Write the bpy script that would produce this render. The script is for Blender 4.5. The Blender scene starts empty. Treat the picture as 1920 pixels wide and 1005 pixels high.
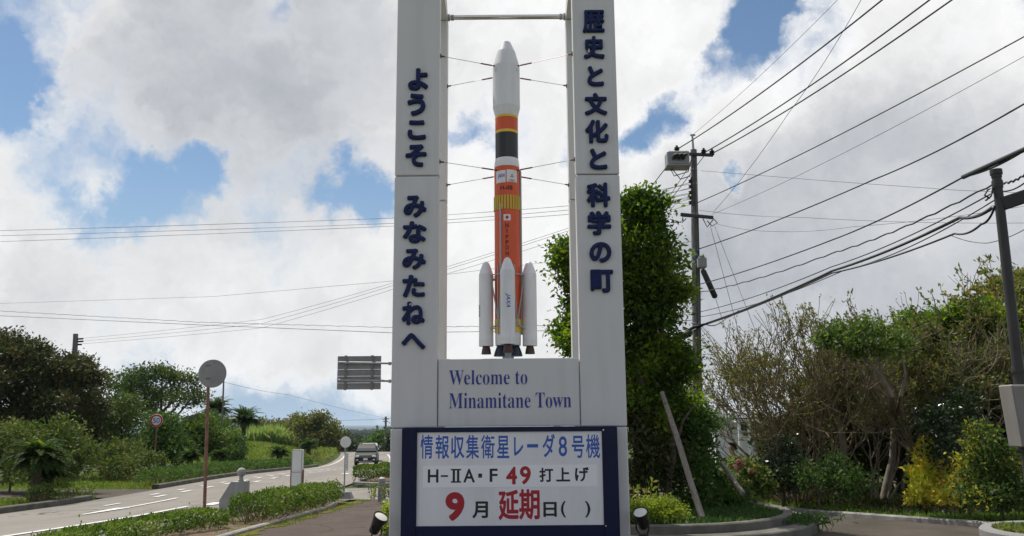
import bpy, math, random
import numpy as np
from mathutils import Vector, Matrix

# ------------------------------------------------------------------ camera, sky, sun, exposure
SC = bpy.context.scene
COL = SC.collection
rad = math.radians
FPX, TILT, ROLL = 1620.0, rad(10.2), rad(0.45)
EYE = Vector((0.0, 0.0, 1.7))
_r0, _u0, FWD = Vector((1, 0, 0)), Vector((0, -math.sin(TILT), math.cos(TILT))), Vector((0, math.cos(TILT), math.sin(TILT)))
RGT = _r0 * math.cos(ROLL) - _u0 * math.sin(ROLL)
UPV = _u0 * math.cos(ROLL) + _r0 * math.sin(ROLL)

cam = bpy.data.cameras.new("camera")
cam.sensor_width = 36.0
cam.lens = FPX / 1920 * 36
cam.clip_start, cam.clip_end = 0.1, 30000
cam_o = bpy.data.objects.new("camera", cam)
COL.objects.link(cam_o)
m = Matrix((RGT, UPV, -FWD)).transposed().to_4x4()
m.translation = EYE
cam_o.matrix_world = m
SC.camera = cam_o

SUN_EL, SUN_AZ = rad(60), rad(-42)          # azimuth from +Y towards +X
SUN = Vector((math.sin(SUN_AZ) * math.cos(SUN_EL), math.cos(SUN_AZ) * math.cos(SUN_EL), math.sin(SUN_EL)))
ld = bpy.data.lights.new("sun", 'SUN')
ld.energy, ld.angle, ld.color = 4.8, rad(0.5), (1.0, 0.95, 0.87)
lo = bpy.data.objects.new("sun", ld)
COL.objects.link(lo)
lo.rotation_euler = SUN.to_track_quat('Z', 'Y').to_euler()

vs = SC.view_settings
vs.view_transform, vs.look, vs.exposure, vs.gamma = 'Standard', 'None', 0.0, 1.0
vs.use_curve_mapping = False
SC.render.film_transparent = False
try:
    SC.cycles.max_bounces, SC.cycles.diffuse_bounces, SC.cycles.transmission_bounces = 6, 3, 4
    SC.cycles.transparent_max_bounces = 6
except Exception:
    pass


def ray(u, v):
    """direction through a photograph pixel (1920x1005)"""
    return RGT * ((u - 960) / FPX) + UPV * ((502.5 - v) / FPX) + FWD


def at(u, v, Y):
    d = ray(u, v)
    return EYE + d * (Y / d.y)


# ---- sky with clouds
def build_world():
    w = bpy.data.worlds.new("World")
    SC.world = w
    w.use_nodes = True
    nt = w.node_tree
    N, L = nt.nodes, nt.links
    N.clear()

    def node(t, **kw):
        n = N.new(t)
        for k, v in kw.items():
            setattr(n, k, v)
        return n

    def math_(op, a, b=None, c=None, clamp=False):
        n = node('ShaderNodeMath', operation=op, use_clamp=clamp)
        for i, x in enumerate((a, b, c)):
            if x is None:
                continue
            if isinstance(x, (int, float)):
                n.inputs[i].default_value = x
            else:
                L.new(x, n.inputs[i])
        return n.outputs[0]

    def vmath(op, a, b=None):
        n = node('ShaderNodeVectorMath', operation=op)
        for i, x in enumerate((a, b)):
            if x is None:
                continue
            if isinstance(x, (tuple, list, Vector)):
                n.inputs[i].default_value = tuple(x)
            else:
                L.new(x, n.inputs[i])
        return n

    def sstep(x, a, b, lo=0.0, hi=1.0):
        n = node('ShaderNodeMapRange', interpolation_type='SMOOTHSTEP')
        L.new(x, n.inputs[0])
        for i, v in zip((1, 2, 3, 4), (a, b, lo, hi)):
            n.inputs[i].default_value = v
        return n.outputs[0]

    out = node('ShaderNodeOutputWorld')
    bg = node('ShaderNodeBackground')
    L.new(bg.outputs[0], out.inputs[0])
    sky = node('ShaderNodeTexSky', sky_type='NISHITA')
    sky.sun_disc = False
    sky.sun_elevation, sky.sun_rotation = SUN_EL, SUN_AZ
    sky.air_density, sky.dust_density, sky.ozone_density = 1.0, 0.3, 2.5
    tc = node('ShaderNodeTexCoord')
    D = vmath('NORMALIZE', tc.outputs['Generated']).outputs[0]

    def noise(vec, scale, detail, rough=0.55, off=(0, 0, 0)):
        a = vmath('ADD', vec, off).outputs[0]
        n = node('ShaderNodeTexNoise')
        L.new(a, n.inputs['Vector'])
        n.inputs['Scale'].default_value = scale
        n.inputs['Detail'].default_value = detail
        n.inputs['Roughness'].default_value = rough
        return n

    wn = noise(D, 7.0, 6.0, 0.6)
    wv = vmath('SUBTRACT', wn.outputs['Color'], (0.5, 0.5, 0.5)).outputs[0]
    sc = node('ShaderNodeVectorMath', operation='SCALE')
    L.new(wv, sc.inputs[0])
    sc.inputs['Scale'].default_value = 0.14
    D1 = vmath('ADD', D, sc.outputs[0]).outputs[0]
    wn2 = noise(D, 26.0, 7.0, 0.62, (5.0, 1.0, 2.0))
    sc2 = node('ShaderNodeVectorMath', operation='SCALE')
    L.new(vmath('SUBTRACT', wn2.outputs['Color'], (0.5, 0.5, 0.5)).outputs[0], sc2.inputs[0])
    sc2.inputs['Scale'].default_value = 0.05
    D2 = vmath('ADD', D1, sc2.outputs[0]).outputs[0]

    def blobs(vec, lst, soft):
        acc = None
        for (u, v, r, k) in lst:
            c = ray(u, v).normalized()
            d = vmath('DISTANCE', vec, tuple(c)).outputs['Value']
            R = r / FPX * 0.97
            s = sstep(d, R * (1 - soft), R * (1 + soft), k, 0.0)
            acc = s if acc is None else math_('ADD', acc, s)
        return acc

    HOLES = [(6, 100, 46, 1), (42, 170, 40, 1), (8, 210, 44, 1), (18, 70, 18, .8), (320, 345, 60, 1), (380, 320, 35, .8), (170, 395, 48, .9), (250, 370, 45, .75), (230, 290, 60, .4), (120, 340, 50, .3),
             (590, 385, 32, .85), (655, 352, 42, .95), (715, 368, 34, .85), (862, 250, 34, .55), (1062, 265, 30, .5),
             (1420, 18, 52, 1), (1465, -5, 40, .8), (1385, 85, 48, .95), (1325, 140, 40, .55), (1255, 215, 42, .9), (1192, 240, 38, .9),
             (1378, 338, 26, 1), (520, -5, 40, .6), (1530, 10, 25, .35),
             (260, 735, 45, .6), (430, 740, 60, .6), (560, 770, 60, .6), (650, 755, 55, .6), (690, 790, 40, .7), (500, 785, 50, .7), (300, 690, 40, .5),
             (270, 370, 150, .34), (650, 360, 120, .38), (40, 150, 120, .36), (860, 250, 90, .3), (480, 380, 80, .25), (1500, 60, 90, .25), (430, 720, 170, .25),
             (-260, 250, 120, 1), (2200, 250, 150, 1), (2050, -150, 120, 1), (-150, -200, 200, 1), (900, -350, 200, .8)]
    H = blobs(D2, HOLES, 0.9)
    # beyond the frame: broken cloud of the same kind, much more blue behind the camera
    back = sstep(vmath('DOT_PRODUCT', D, tuple(FWD)).outputs['Value'], 0.72, 0.15)
    cn = noise(D, 3.2, 7.0, 0.62, (3.1, 1.7, 0.4)).outputs['Fac']
    patch = math_('MULTIPLY', back, sstep(cn, 0.46, 0.56, 0.95, 0.0))
    H = math_('MAXIMUM', H, patch)
    fine = noise(D2, 14.0, 8.0, 0.6, (0.3, 4.2, 2.0)).outputs['Fac']
    med = noise(D1, 7.0, 5.0, 0.55, (2.3, 0.2, 6.0)).outputs['Fac']
    dens = math_('ADD', 0.60, math_('MULTIPLY', math_('SUBTRACT', fine, 0.5), 1.3))
    dens = math_('ADD', dens, math_('MULTIPLY', math_('SUBTRACT', med, 0.5), 0.8))
    dens = math_('SUBTRACT', dens, H)
    mask = sstep(dens, -0.48, 0.44)

    # cloud brightness: lit billows, greyer bellies
    GREY = [(330, 120, 330, .34), (620, 130, 260, .22), (140, 60, 150, .1), (520, 300, 130, .16), (950, 60, 260, .16),
            (1500, 540, 260, .5), (1720, 470, 260, .42), (1450, 640, 170, .3), (1290, 620, 120, .2), (1820, 330, 200, .2), (420, 620, 330, .20), (60, 590, 200, .12), (800, 560, 200, .08)]
    G = blobs(D2, GREY, 0.95)
    bn = noise(D2, 6.0, 8.0, 0.6, (7.0, 2.0, 5.0)).outputs['Fac']
    bn2 = noise(D1, 3.0, 4.0, 0.5, (1.0, 9.0, 4.0)).outputs['Fac']
    bright = math_('ADD', 0.93, math_('MULTIPLY', math_('SUBTRACT', bn, 0.5), 0.60))
    bright = math_('ADD', bright, math_('MULTIPLY', math_('SUBTRACT', bn2, 0.5), 0.30))
    edge_ = sstep(dens, 0.15, 0.6, 0.10, 0.0)                      # thin lit rims next to the gaps
    bright = math_('ADD', bright, edge_)
    bright = math_('SUBTRACT', bright, math_('MULTIPLY', sstep(G, 0.0, 0.6), 0.34))
    bright = math_('MULTIPLY', bright, sstep(vmath('DOT_PRODUCT', D, tuple(FWD)).outputs['Value'], -0.2, 0.75, 0.74, 1.0))
    bright = math_('MAXIMUM', math_('MINIMUM', bright, 0.985), 0.3)
    ccol = node('ShaderNodeMix', data_type='RGBA')
    L.new(sstep(bright, 0.3, 0.9), ccol.inputs['Factor'])
    ccol.inputs['A'].default_value = (0.90, 0.96, 1.07, 1)
    ccol.inputs['B'].default_value = (1.0, 1.0, 1.0, 1)
    cc = node('ShaderNodeVectorMath', operation='SCALE')
    L.new(ccol.outputs['Result'], cc.inputs[0])
    L.new(bright, cc.inputs['Scale'])
    ss = node('ShaderNodeVectorMath', operation='MULTIPLY')
    L.new(sky.outputs[0], ss.inputs[0])
    ss.inputs[1].default_value = (0.092, 0.098, 0.098)
    sepd = node('ShaderNodeSeparateXYZ')
    L.new(D, sepd.inputs[0])
    lowm = node('ShaderNodeMix', data_type='RGBA')
    L.new(sstep(sepd.outputs['Z'], 0.02, 0.34), lowm.inputs['Factor'])
    lowm.inputs['A'].default_value = (0.40, 0.53, 0.68, 1)
    L.new(ss.outputs[0], lowm.inputs['B'])
    mx = node('ShaderNodeMix', data_type='RGBA')
    L.new(mask, mx.inputs['Factor'])
    L.new(lowm.outputs['Result'], mx.inputs['A'])
    L.new(cc.outputs[0], mx.inputs['B'])
    # the background keeps a strength of 0.1: the cloud and sky colours are multiplied up by the same 10
    up = node('ShaderNodeVectorMath', operation='SCALE')
    L.new(mx.outputs['Result'], up.inputs[0])
    up.inputs['Scale'].default_value = 10.0
    L.new(up.outputs[0], bg.inputs['Color'])
    bg.inputs['Strength'].default_value = 0.1


build_world()
RNG = np.random.default_rng(7)


# ------------------------------------------------------------------ mesh helpers
class MB:
    """collects shapes; build() links them as ONE mesh object"""

    def __init__(self):
        self.v, self.f, self.mi, self.cuts = [], [], [], []

    def add(self, verts, faces, mi=0):
        o = len(self.v)
        self.cuts.append((o, len(self.f)))
        self.v.extend([tuple(p) for p in verts])
        self.f.extend([tuple(i + o for i in f) for f in faces])
        self.mi.extend([mi] * len(faces))
        return self

    def box(self, x0, x1, y0, y1, z0, z1, mi=0, M=None):
        v = [(x, y, z) for z in (z0, z1) for y in (y0, y1) for x in (x0, x1)]
        if M is not None:
            v = [tuple(M @ Vector(p)) for p in v]
        return self.add(v, [(0, 2, 3, 1), (4, 5, 7, 6), (0, 1, 5, 4), (1, 3, 7, 5), (3, 2, 6, 7), (2, 0, 4, 6)], mi)

    def bbox(self, x0, x1, y0, y1, z0, z1, b=0.01, mi=0, M=None):
        """box with chamfered edges"""
        vs, idx = [], {}
        for sx in (0, 1):
            for sy in (0, 1):
                for sz in (0, 1):
                    for ax in range(3):
                        p = [(x0, x1)[sx], (y0, y1)[sy], (z0, z1)[sz]]
                        for a, s in enumerate((sx, sy, sz)):
                            if a != ax:
                                p[a] += b if s == 0 else -b
                        idx[sx, sy, sz, ax] = len(vs)
                        vs.append(tuple(p) if M is None else tuple(M @ Vector(p)))
        fs = []
        for ax in range(3):
            a, c = [i for i in range(3) if i != ax]
            for s in (0, 1):
                q = []
                for (p1, p2) in ((0, 0), (1, 0), (1, 1), (0, 1)):
                    k = [0, 0, 0]
                    k[ax], k[a], k[c] = s, p1, p2
                    q.append(idx[k[0], k[1], k[2], ax])
                fs.append(tuple(q))
        for ax in range(3):
            a, c = [i for i in range(3) if i != ax]
            for p1 in (0, 1):
                for p2 in (0, 1):
                    k0, k1 = [0, 0, 0], [0, 0, 0]
                    k0[ax], k0[a], k0[c] = 0, p1, p2
                    k1[ax], k1[a], k1[c] = 1, p1, p2
                    fs.append((idx[k0[0], k0[1], k0[2], a], idx[k1[0], k1[1], k1[2], a], idx[k1[0], k1[1], k1[2], c], idx[k0[0], k0[1], k0[2], c]))
        for sx in (0, 1):
            for sy in (0, 1):
                for sz in (0, 1):
                    fs.append(tuple(idx[sx, sy, sz, a] for a in range(3)))
        return self.add(vs, fs, mi)

    def tube(self, pts, r, n=10, cap=True, mi=0):
        pts = [Vector(p) for p in pts]
        rs = [r] * len(pts) if isinstance(r, (int, float)) else list(r)
        vs, ref = [], None
        for i, p in enumerate(pts):
            t = (pts[min(i + 1, len(pts) - 1)] - pts[max(i - 1, 0)]).normalized()
            if ref is None:
                ref = Vector((1, 0, 0)) if abs(t.x) < 0.8 else Vector((0, 1, 0))
            a = (ref - t * ref.dot(t)).normalized()
            ref = a
            b = t.cross(a)
            for k in range(n):
                th = 2 * math.pi * k / n
                vs.append(p + (a * math.cos(th) + b * math.sin(th)) * rs[i])
        fs = [(i * n + k, i * n + (k + 1) % n, (i + 1) * n + (k + 1) % n, (i + 1) * n + k) for i in range(len(pts) - 1) for k in range(n)]
        if cap:
            fs += [tuple(range(n))[::-1], tuple((len(pts) - 1) * n + k for k in range(n))]
        return self.add(vs, fs, mi)

    def lathe(self, prof, c=(0, 0, 0), n=32, mi=0, M=None):
        """prof: (radius, z) from one end to the other, about the vertical through c"""
        vs = []
        for (r, z) in prof:
            for k in range(n):
                th = 2 * math.pi * k / n
                p = Vector((r * math.cos(th), r * math.sin(th), z))
                p = M @ p if M is not None else p
                vs.append(p + Vector(c))
        fs = [(i * n + k, i * n + (k + 1) % n, (i + 1) * n + (k + 1) % n, (i + 1) * n + k) for i in range(len(prof) - 1) for k in range(n)]
        fs += [tuple(range(n))[::-1], tuple((len(prof) - 1) * n + k for k in range(n))]
        return self.add(vs, fs, mi)

    def prism(self, poly, z0, z1, mi=0, M=None):
        n = len(poly)
        vs = [Vector((x, y, z0)) for x, y in poly] + [Vector((x, y, z1)) for x, y in poly]
        if M is not None:
            vs = [M @ p for p in vs]
        fs = [tuple(range(n))[::-1], tuple(range(n, 2 * n))] + [(i, (i + 1) % n, n + (i + 1) % n, n + i) for i in range(n)]
        return self.add(vs, fs, mi)

    def each(self, name, mats, parent=None, smooth=None):
        """every separate shape collected becomes an object of its own"""
        cuts = self.cuts + [(len(self.v), len(self.f))]
        out = []
        for (v0, f0), (v1, f1) in zip(cuts[:-1], cuts[1:]):
            q = MB()
            q.v, q.f, q.mi = self.v[v0:v1], [tuple(i - v0 for i in f) for f in self.f[f0:f1]], self.mi[f0:f1]
            out.append(q.build(name, mats, parent, smooth))
        return out

    def build(self, name, mats, parent=None, smooth=None):
        me = bpy.data.meshes.new(name)
        me.from_pydata(self.v, [], self.f)
        return link(name, me, mats, parent, smooth, self.mi)


def link(name, me, mats, parent=None, smooth=None, mi=None):
    for mt in (mats if isinstance(mats, (list, tuple)) else [mats]):
        me.materials.append(mt)
    if mi is not None and any(mi):
        me.polygons.foreach_set('material_index', mi)
    me.update()
    if smooth is not None:
        me.polygons.foreach_set('use_smooth', [True] * len(me.polygons))
        me.set_sharp_from_angle(angle=rad(smooth))
    o = bpy.data.objects.new(name, me)
    COL.objects.link(o)
    if parent is not None:
        put(o, parent)
    return o


def put(o, parent):
    """parent o, whose mesh is given in world coordinates, under a thing"""
    o.parent = parent
    o.matrix_parent_inverse = world_of(parent).inverted()


def world_of(o):
    if o.parent is None:
        return o.matrix_basis.copy()
    return world_of(o.parent) @ o.matrix_parent_inverse @ o.matrix_basis


def tag(o, label=None, cat=None, group=None, kind=None):
    for k, v in (('label', label), ('category', cat), ('group', group), ('kind', kind)):
        if v:
            o[k] = v
    return o


def thing(name, label, cat, loc=(0, 0, 0), group=None, rotz=0.0):
    o = bpy.data.objects.new(name, None)
    o.empty_display_size = 0.2
    COL.objects.link(o)
    o.location = loc
    o.rotation_euler = (0, 0, rotz)
    return tag(o, label, cat, group)


def fast_mesh(name, V, F, mats, parent=None):
    """V (n,3), F (m,3|4) numpy arrays"""
    me = bpy.data.meshes.new(name)
    V = np.ascontiguousarray(V, dtype=np.float32)
    F = np.ascontiguousarray(F, dtype=np.int32)
    k = F.shape[1]
    me.vertices.add(len(V))
    me.vertices.foreach_set('co', V.ravel())
    me.loops.add(F.size)
    me.loops.foreach_set('vertex_index', F.ravel())
    me.polygons.add(len(F))
    me.polygons.foreach_set('loop_start', np.arange(0, F.size, k, dtype=np.int32))
    me.polygons.foreach_set('loop_total', np.full(len(F), k, dtype=np.int32))
    me.update(calc_edges=True)
    return link(name, me, mats, parent)


# ------------------------------------------------------------------ materials
MATS = {}


def mat(name, col, rough=0.6, metal=0.0, var=0.0, scale=4.0, stretch=None, bump=0.0, bscale=40.0, spec=0.5, dirt=None, coat=0.0, chips=None, island=0.0):
    """principled material; var: noise variation of the colour, dirt: (colour, amount, scale, stretch), chips: (colour, threshold, scale)"""
    if name in MATS:
        return MATS[name]
    mt = bpy.data.materials.new(name)
    MATS[name] = mt
    mt.use_nodes = True
    nt = mt.node_tree
    N, L = nt.nodes, nt.links
    b = N['Principled BSDF']
    b.inputs['Roughness'].default_value = rough
    b.inputs['Metallic'].default_value = metal
    b.inputs['Specular IOR Level'].default_value = spec
    b.inputs['Coat Weight'].default_value = coat
    tc = N.new('ShaderNodeTexCoord')

    def noise(scale_, stretch_=None, detail=6.0, rough_=0.6, off=0.0):
        mp = N.new('ShaderNodeMapping')
        mp.inputs['Scale'].default_value = stretch_ or (1, 1, 1)
        mp.inputs['Location'].default_value = (off, off, off)
        L.new(tc.outputs['Object'], mp.inputs['Vector'])
        n = N.new('ShaderNodeTexNoise')
        L.new(mp.outputs[0], n.inputs['Vector'])
        n.inputs['Scale'].default_value = scale_
        n.inputs['Detail'].default_value = detail
        n.inputs['Roughness'].default_value = rough_
        return n.outputs['Fac']

    def ramp(x, a, c, lo, hi):
        r = N.new('ShaderNodeMapRange')
        L.new(x, r.inputs[0])
        for i, v in zip((1, 2, 3, 4), (a, c, lo, hi)):
            r.inputs[i].default_value = v
        return r.outputs[0]

    def mix(f, A, B):
        n = N.new('ShaderNodeMix')
        n.data_type = 'RGBA'
        if isinstance(f, float):
            n.inputs['Factor'].default_value = f
        else:
            L.new(f, n.inputs['Factor'])
        for k, x in (('A', A), ('B', B)):
            if isinstance(x, tuple):
                n.inputs[k].default_value = (*x[:3], 1)
            else:
                L.new(x, n.inputs[k])
        return n.outputs['Result']

    cur = tuple(col)
    if var:
        f = ramp(noise(scale, stretch), 0.3, 0.7, 0.0, 1.0)
        cur = mix(f, tuple(c * (1 - var) for c in col), tuple(min(1.0, c * (1 + var)) for c in col))
    if island:
        g = N.new('ShaderNodeNewGeometry')
        hs = N.new('ShaderNodeHueSaturation')
        L.new(ramp(g.outputs['Random Per Island'], 0, 1, 1 - island, 1 + island), hs.inputs['Value'])
        if isinstance(cur, tuple):
            hs.inputs['Color'].default_value = (*cur, 1)
        else:
            L.new(cur, hs.inputs['Color'])
        cur = hs.outputs[0]
    if dirt:
        dc, amt, dsc, dst = dirt
        f = ramp(noise(dsc, dst, 8.0, 0.65, 3.3), 0.48, 0.75, 0.0, amt)
        cur = mix(f, cur, dc)
    if chips:
        cc, th, csc = chips
        f = ramp(noise(csc, None, 3.0, 0.5, 9.1), th, th + 0.015, 0.0, 1.0)
        cur = mix(f, cur, cc)
    if isinstance(cur, tuple):
        b.inputs['Base Color'].default_value = (*cur[:3], 1)
    else:
        L.new(cur, b.inputs['Base Color'])
    if bump:
        bp = N.new('ShaderNodeBump')
        bp.inputs['Strength'].default_value = bump
        bp.inputs['Distance'].default_value = 0.02
        L.new(noise(bscale, stretch, 5.0), bp.inputs['Height'])
        L.new(bp.outputs[0], b.inputs['Normal'])
    return mt


def leaf_mat(name, c0, c1, c2=None, trans=0.35, rough=0.45, clump=0.6, spec=0.28):
    """leaves: colour runs c0..c1 leaf by leaf and clump by clump (c2: a few old leaves), part of the light passes through"""
    if name in MATS:
        return MATS[name]
    trans = min(.55, trans * 1.3)
    rough = rough + .12
    mt = bpy.data.materials.new(name)
    MATS[name] = mt
    mt.use_nodes = True
    N, L = mt.node_tree.nodes, mt.node_tree.links
    N.clear()
    out = N.new('ShaderNodeOutputMaterial')
    b = N.new('ShaderNodeBsdfPrincipled')
    t = N.new('ShaderNodeBsdfTranslucent')
    ms = N.new('ShaderNodeMixShader')
    ms.inputs[0].default_value = trans
    L.new(b.outputs[0], ms.inputs[1])
    L.new(t.outputs[0], ms.inputs[2])
    L.new(ms.outputs[0], out.inputs[0])
    g = N.new('ShaderNodeNewGeometry')
    tc = N.new('ShaderNodeTexCoord')
    n = N.new('ShaderNodeTexNoise')
    n.inputs['Scale'].default_value = 1.3
    n.inputs['Detail'].default_value = 3.0
    L.new(tc.outputs['Object'], n.inputs['Vector'])
    a = N.new('ShaderNodeMath')
    a.operation = 'MULTIPLY_ADD'
    L.new(n.outputs['Fac'], a.inputs[0])
    a.inputs[1].default_value = clump * 2.4
    a.inputs[2].default_value = -clump * 1.2 + 0.5 * clump
    a2 = N.new('ShaderNodeMath')
    a2.operation = 'MULTIPLY_ADD'
    L.new(g.outputs['Random Per Island'], a2.inputs[0])
    a2.inputs[1].default_value = 1 - clump * 0.5
    L.new(a.outputs[0], a2.inputs[2])
    r = N.new('ShaderNodeValToRGB')
    L.new(a2.outputs[0], r.inputs[0])
    e = r.color_ramp.elements
    e[0].position, e[0].color = 0.1, (*c0, 1)
    e[1].position, e[1].color = 0.85, (*c1, 1)
    if c2:
        x = e.new(0.985)
        x.color = (*c2, 1)
        e[1].position = 0.8
    L.new(r.outputs[0], b.inputs['Base Color'])
    h = N.new('ShaderNodeHueSaturation')
    h.inputs['Saturation'].default_value = 1.1
    h.inputs['Value'].default_value = 1.35
    L.new(r.outputs[0], h.inputs['Color'])
    L.new(h.outputs[0], t.inputs['Color'])
    b.inputs['Roughness'].default_value = rough
    b.inputs['Specular IOR Level'].default_value = spec
    return mt


# ------------------------------------------------------------------ the lie of the land
_GY = [-50, 13, 20, 28, 43, 58, 71, 90, 110, 140, 200, 400, 900, 1600, 3000, 6000, 9000]
_GZ = [0, 0, -.28, -.58, -.68, -1.15, -1.6, -1.68, -1.62, -2.6, -6.0, -12, -17, -21, -26, -15, -15]


def sm(x, a, b):
    t = np.clip((np.asarray(x, float) - a) / (b - a), 0, 1)
    return t * t * (3 - 2 * t)


def road_c(Y):
    return -9.8 - 0.0013 * np.maximum(0.0, np.asarray(Y, float) - 30) ** 2


def land(X, Y):
    X, Y = np.asarray(X, float), np.asarray(Y, float)
    z = 0
    for k in (-.1, -.05, 0, .05, .1):
        z = z + np.interp(Y * (1 + k), _GY, _GZ) / 5
    z = z - 0.13 * sm(-X, 5.4, 6.8) * (1 - sm(Y, 20, 32)) * (1 - sm(-X, 13.6, 17) * 0.8)
    q = road_c(Y) - X
    z = z + 1.2 * sm(q, 5, 15) * sm(Y, 55, 100) * (1 - sm(Y, 170, 260))
    z = z + 0.9 * sm(-q, 6, 16) * sm(Y, 60, 120) * (1 - sm(Y, 200, 300))
    far = sm(Y, 250, 900)
    z = z + far * (2.5 * np.sin(X / 170 + 1) * np.sin(Y / 260) + 1.2 * np.sin(X / 61 + Y / 97))
    vf = sm(Y, 2500, 5000)
    z = z + vf * (5 * np.sin(X / 420 + .6) + 3 * np.sin(X / 170 + 2))
    return z


def hz(x, y):
    return float(land(x, y))


def gnd(u, v, lift=0.0):
    """where the ray through a photograph pixel meets the ground"""
    d = ray(u, v)
    s0, s = 3.0, 3.0
    while s < 9000:
        p = EYE + d * s
        if p.z < hz(p.x, p.y) + lift:
            lo_, hi_ = s0, s
            for _ in range(40):
                mid = (lo_ + hi_) / 2
                p = EYE + d * mid
                if p.z < hz(p.x, p.y) + lift:
                    hi_ = mid
                else:
                    lo_ = mid
            return EYE + d * hi_
        s0, s = s, s * 1.02
    return EYE + d * s


# ------------------------------------------------------------------ ground, road, paths
def grid_mesh(name, X, Y, Z, m_):
    ny, nx = X.shape
    V = np.stack([X.ravel(), Y.ravel(), Z.ravel()], 1)
    i = np.arange(ny * nx).reshape(ny, nx)
    F = np.stack([i[:-1, :-1].ravel(), i[:-1, 1:].ravel(), i[1:, 1:].ravel(), i[1:, :-1].ravel()], 1)
    o = fast_mesh(name, V, F, m_)
    o.data.polygons.foreach_set('use_smooth', [True] * len(F))
    return tag(o, kind='structure')


def axis(near, step, far, growth):
    out, s, x = [], step, near
    while x < far:
        s *= growth
        x += s
        out.append(x)
    return np.array(out)


def sheet(name, m_, Ys, left, right, nx, lift):
    """a strip of ground covering between two curves x = left(Y), right(Y)"""
    Ys = np.asarray(Ys, float)
    t = np.linspace(0, 1, nx)
    l_ = np.array([left(y) for y in Ys])[:, None]
    r_ = np.array([right(y) for y in Ys])[:, None]
    X = l_ + (r_ - l_) * t
    Y = np.repeat(Ys[:, None], nx, 1)
    return grid_mesh(name, X, Y, land(X, Y) + lift, m_)


def ground_mat():
    mt = bpy.data.materials.new("ground_soil_grass")
    mt.use_nodes = True
    N, L = mt.node_tree.nodes, mt.node_tree.links
    b = N['Principled BSDF']
    b.inputs['Roughness'].default_value = 0.95
    b.inputs['Specular IOR Level'].default_value = 0.15
    tc = N.new('ShaderNodeTexCoord')
    n = N.new('ShaderNodeTexNoise')
    n.inputs['Scale'].default_value = 0.9
    n.inputs['Detail'].default_value = 10
    L.new(tc.outputs['Object'], n.inputs['Vector'])
    r = N.new('ShaderNodeValToRGB')
    e = r.color_ramp.elements
    e[0].position, e[0].color = 0.32, (.045, .036, .02, 1)
    e[1].position, e[1].color = 0.72, (.075, .115, .022, 1)
    x = e.new(0.5)
    x.color = (.05, .075, .018, 1)
    L.new(n.outputs['Fac'], r.inputs[0])
    # far woodland country beyond a few hundred metres
    sp = N.new('ShaderNodeSeparateXYZ')
    L.new(tc.outputs['Object'], sp.inputs[0])
    mr = N.new('ShaderNodeMapRange')
    L.new(sp.outputs['Y'], mr.inputs[0])
    for i, v in zip((1, 2, 3, 4), (150, 500, 0, 1)):
        mr.inputs[i].default_value = v
    n2 = N.new('ShaderNodeTexNoise')
    n2.inputs['Scale'].default_value = 0.012
    n2.inputs['Detail'].default_value = 9
    L.new(tc.outputs['Object'], n2.inputs['Vector'])
    r2 = N.new('ShaderNodeValToRGB')
    e = r2.color_ramp.elements
    e[0].position, e[0].color = 0.4, (.018, .032, .012, 1)
    e[1].position, e[1].color = 0.66, (.05, .075, .025, 1)
    L.new(n2.outputs['Fac'], r2.inputs[0])
    mx = N.new('ShaderNodeMix')
    mx.data_type = 'RGBA'
    L.new(mr.outputs[0], mx.inputs['Factor'])
    L.new(r.outputs[0], mx.inputs['A'])
    L.new(r2.outputs[0], mx.inputs['B'])
    L.new(mx.outputs['Result'], b.inputs['Base Color'])
    bp = N.new('ShaderNodeBump')
    bp.inputs['Strength'].default_value = 0.5
    bp.inputs['Distance'].default_value = 0.03
    n3 = N.new('ShaderNodeTexNoise')
    n3.inputs['Scale'].default_value = 22
    n3.inputs['Detail'].default_value = 5
    L.new(tc.outputs['Object'], n3.inputs['Vector'])
    L.new(n3.outputs['Fac'], bp.inputs['Height'])
    L.new(bp.outputs[0], b.inputs['Normal'])
    return mt


M_GROUND = ground_mat()
xs = np.concatenate([-axis(60, 3, 7000, 1.15)[::-1], np.arange(-60, -20, 1.0), np.arange(-20, 16, .4), np.arange(16, 60.1, 1.5), axis(60, 3, 7000, 1.15)])
ys = np.concatenate([-axis(12, 2, 500, 1.3)[::-1], np.arange(-12, 10, 1.0), np.arange(10, 45, .4), np.arange(45, 130, 1.0), axis(130, 1.5, 9500, 1.06)])
GX, GY = np.meshgrid(xs, ys)
grid_mesh('ground', GX, GY, land(GX, GY) - .045, M_GROUND)
sea = MB().box(-26000, 26000, 8900, 26000, -13, -12)
tag(sea.build('sea', mat('sea_water', (.03, .07, .11), .25)), kind='structure')

M_ROAD = mat('road_asphalt', (.225, .208, .185), .92, var=.10, scale=1.1, stretch=(1, .25, 1), bump=.5, bscale=160, spec=.25, dirt=((.10, .098, .095), .5, .5, (1, .12, 1)), )


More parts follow.
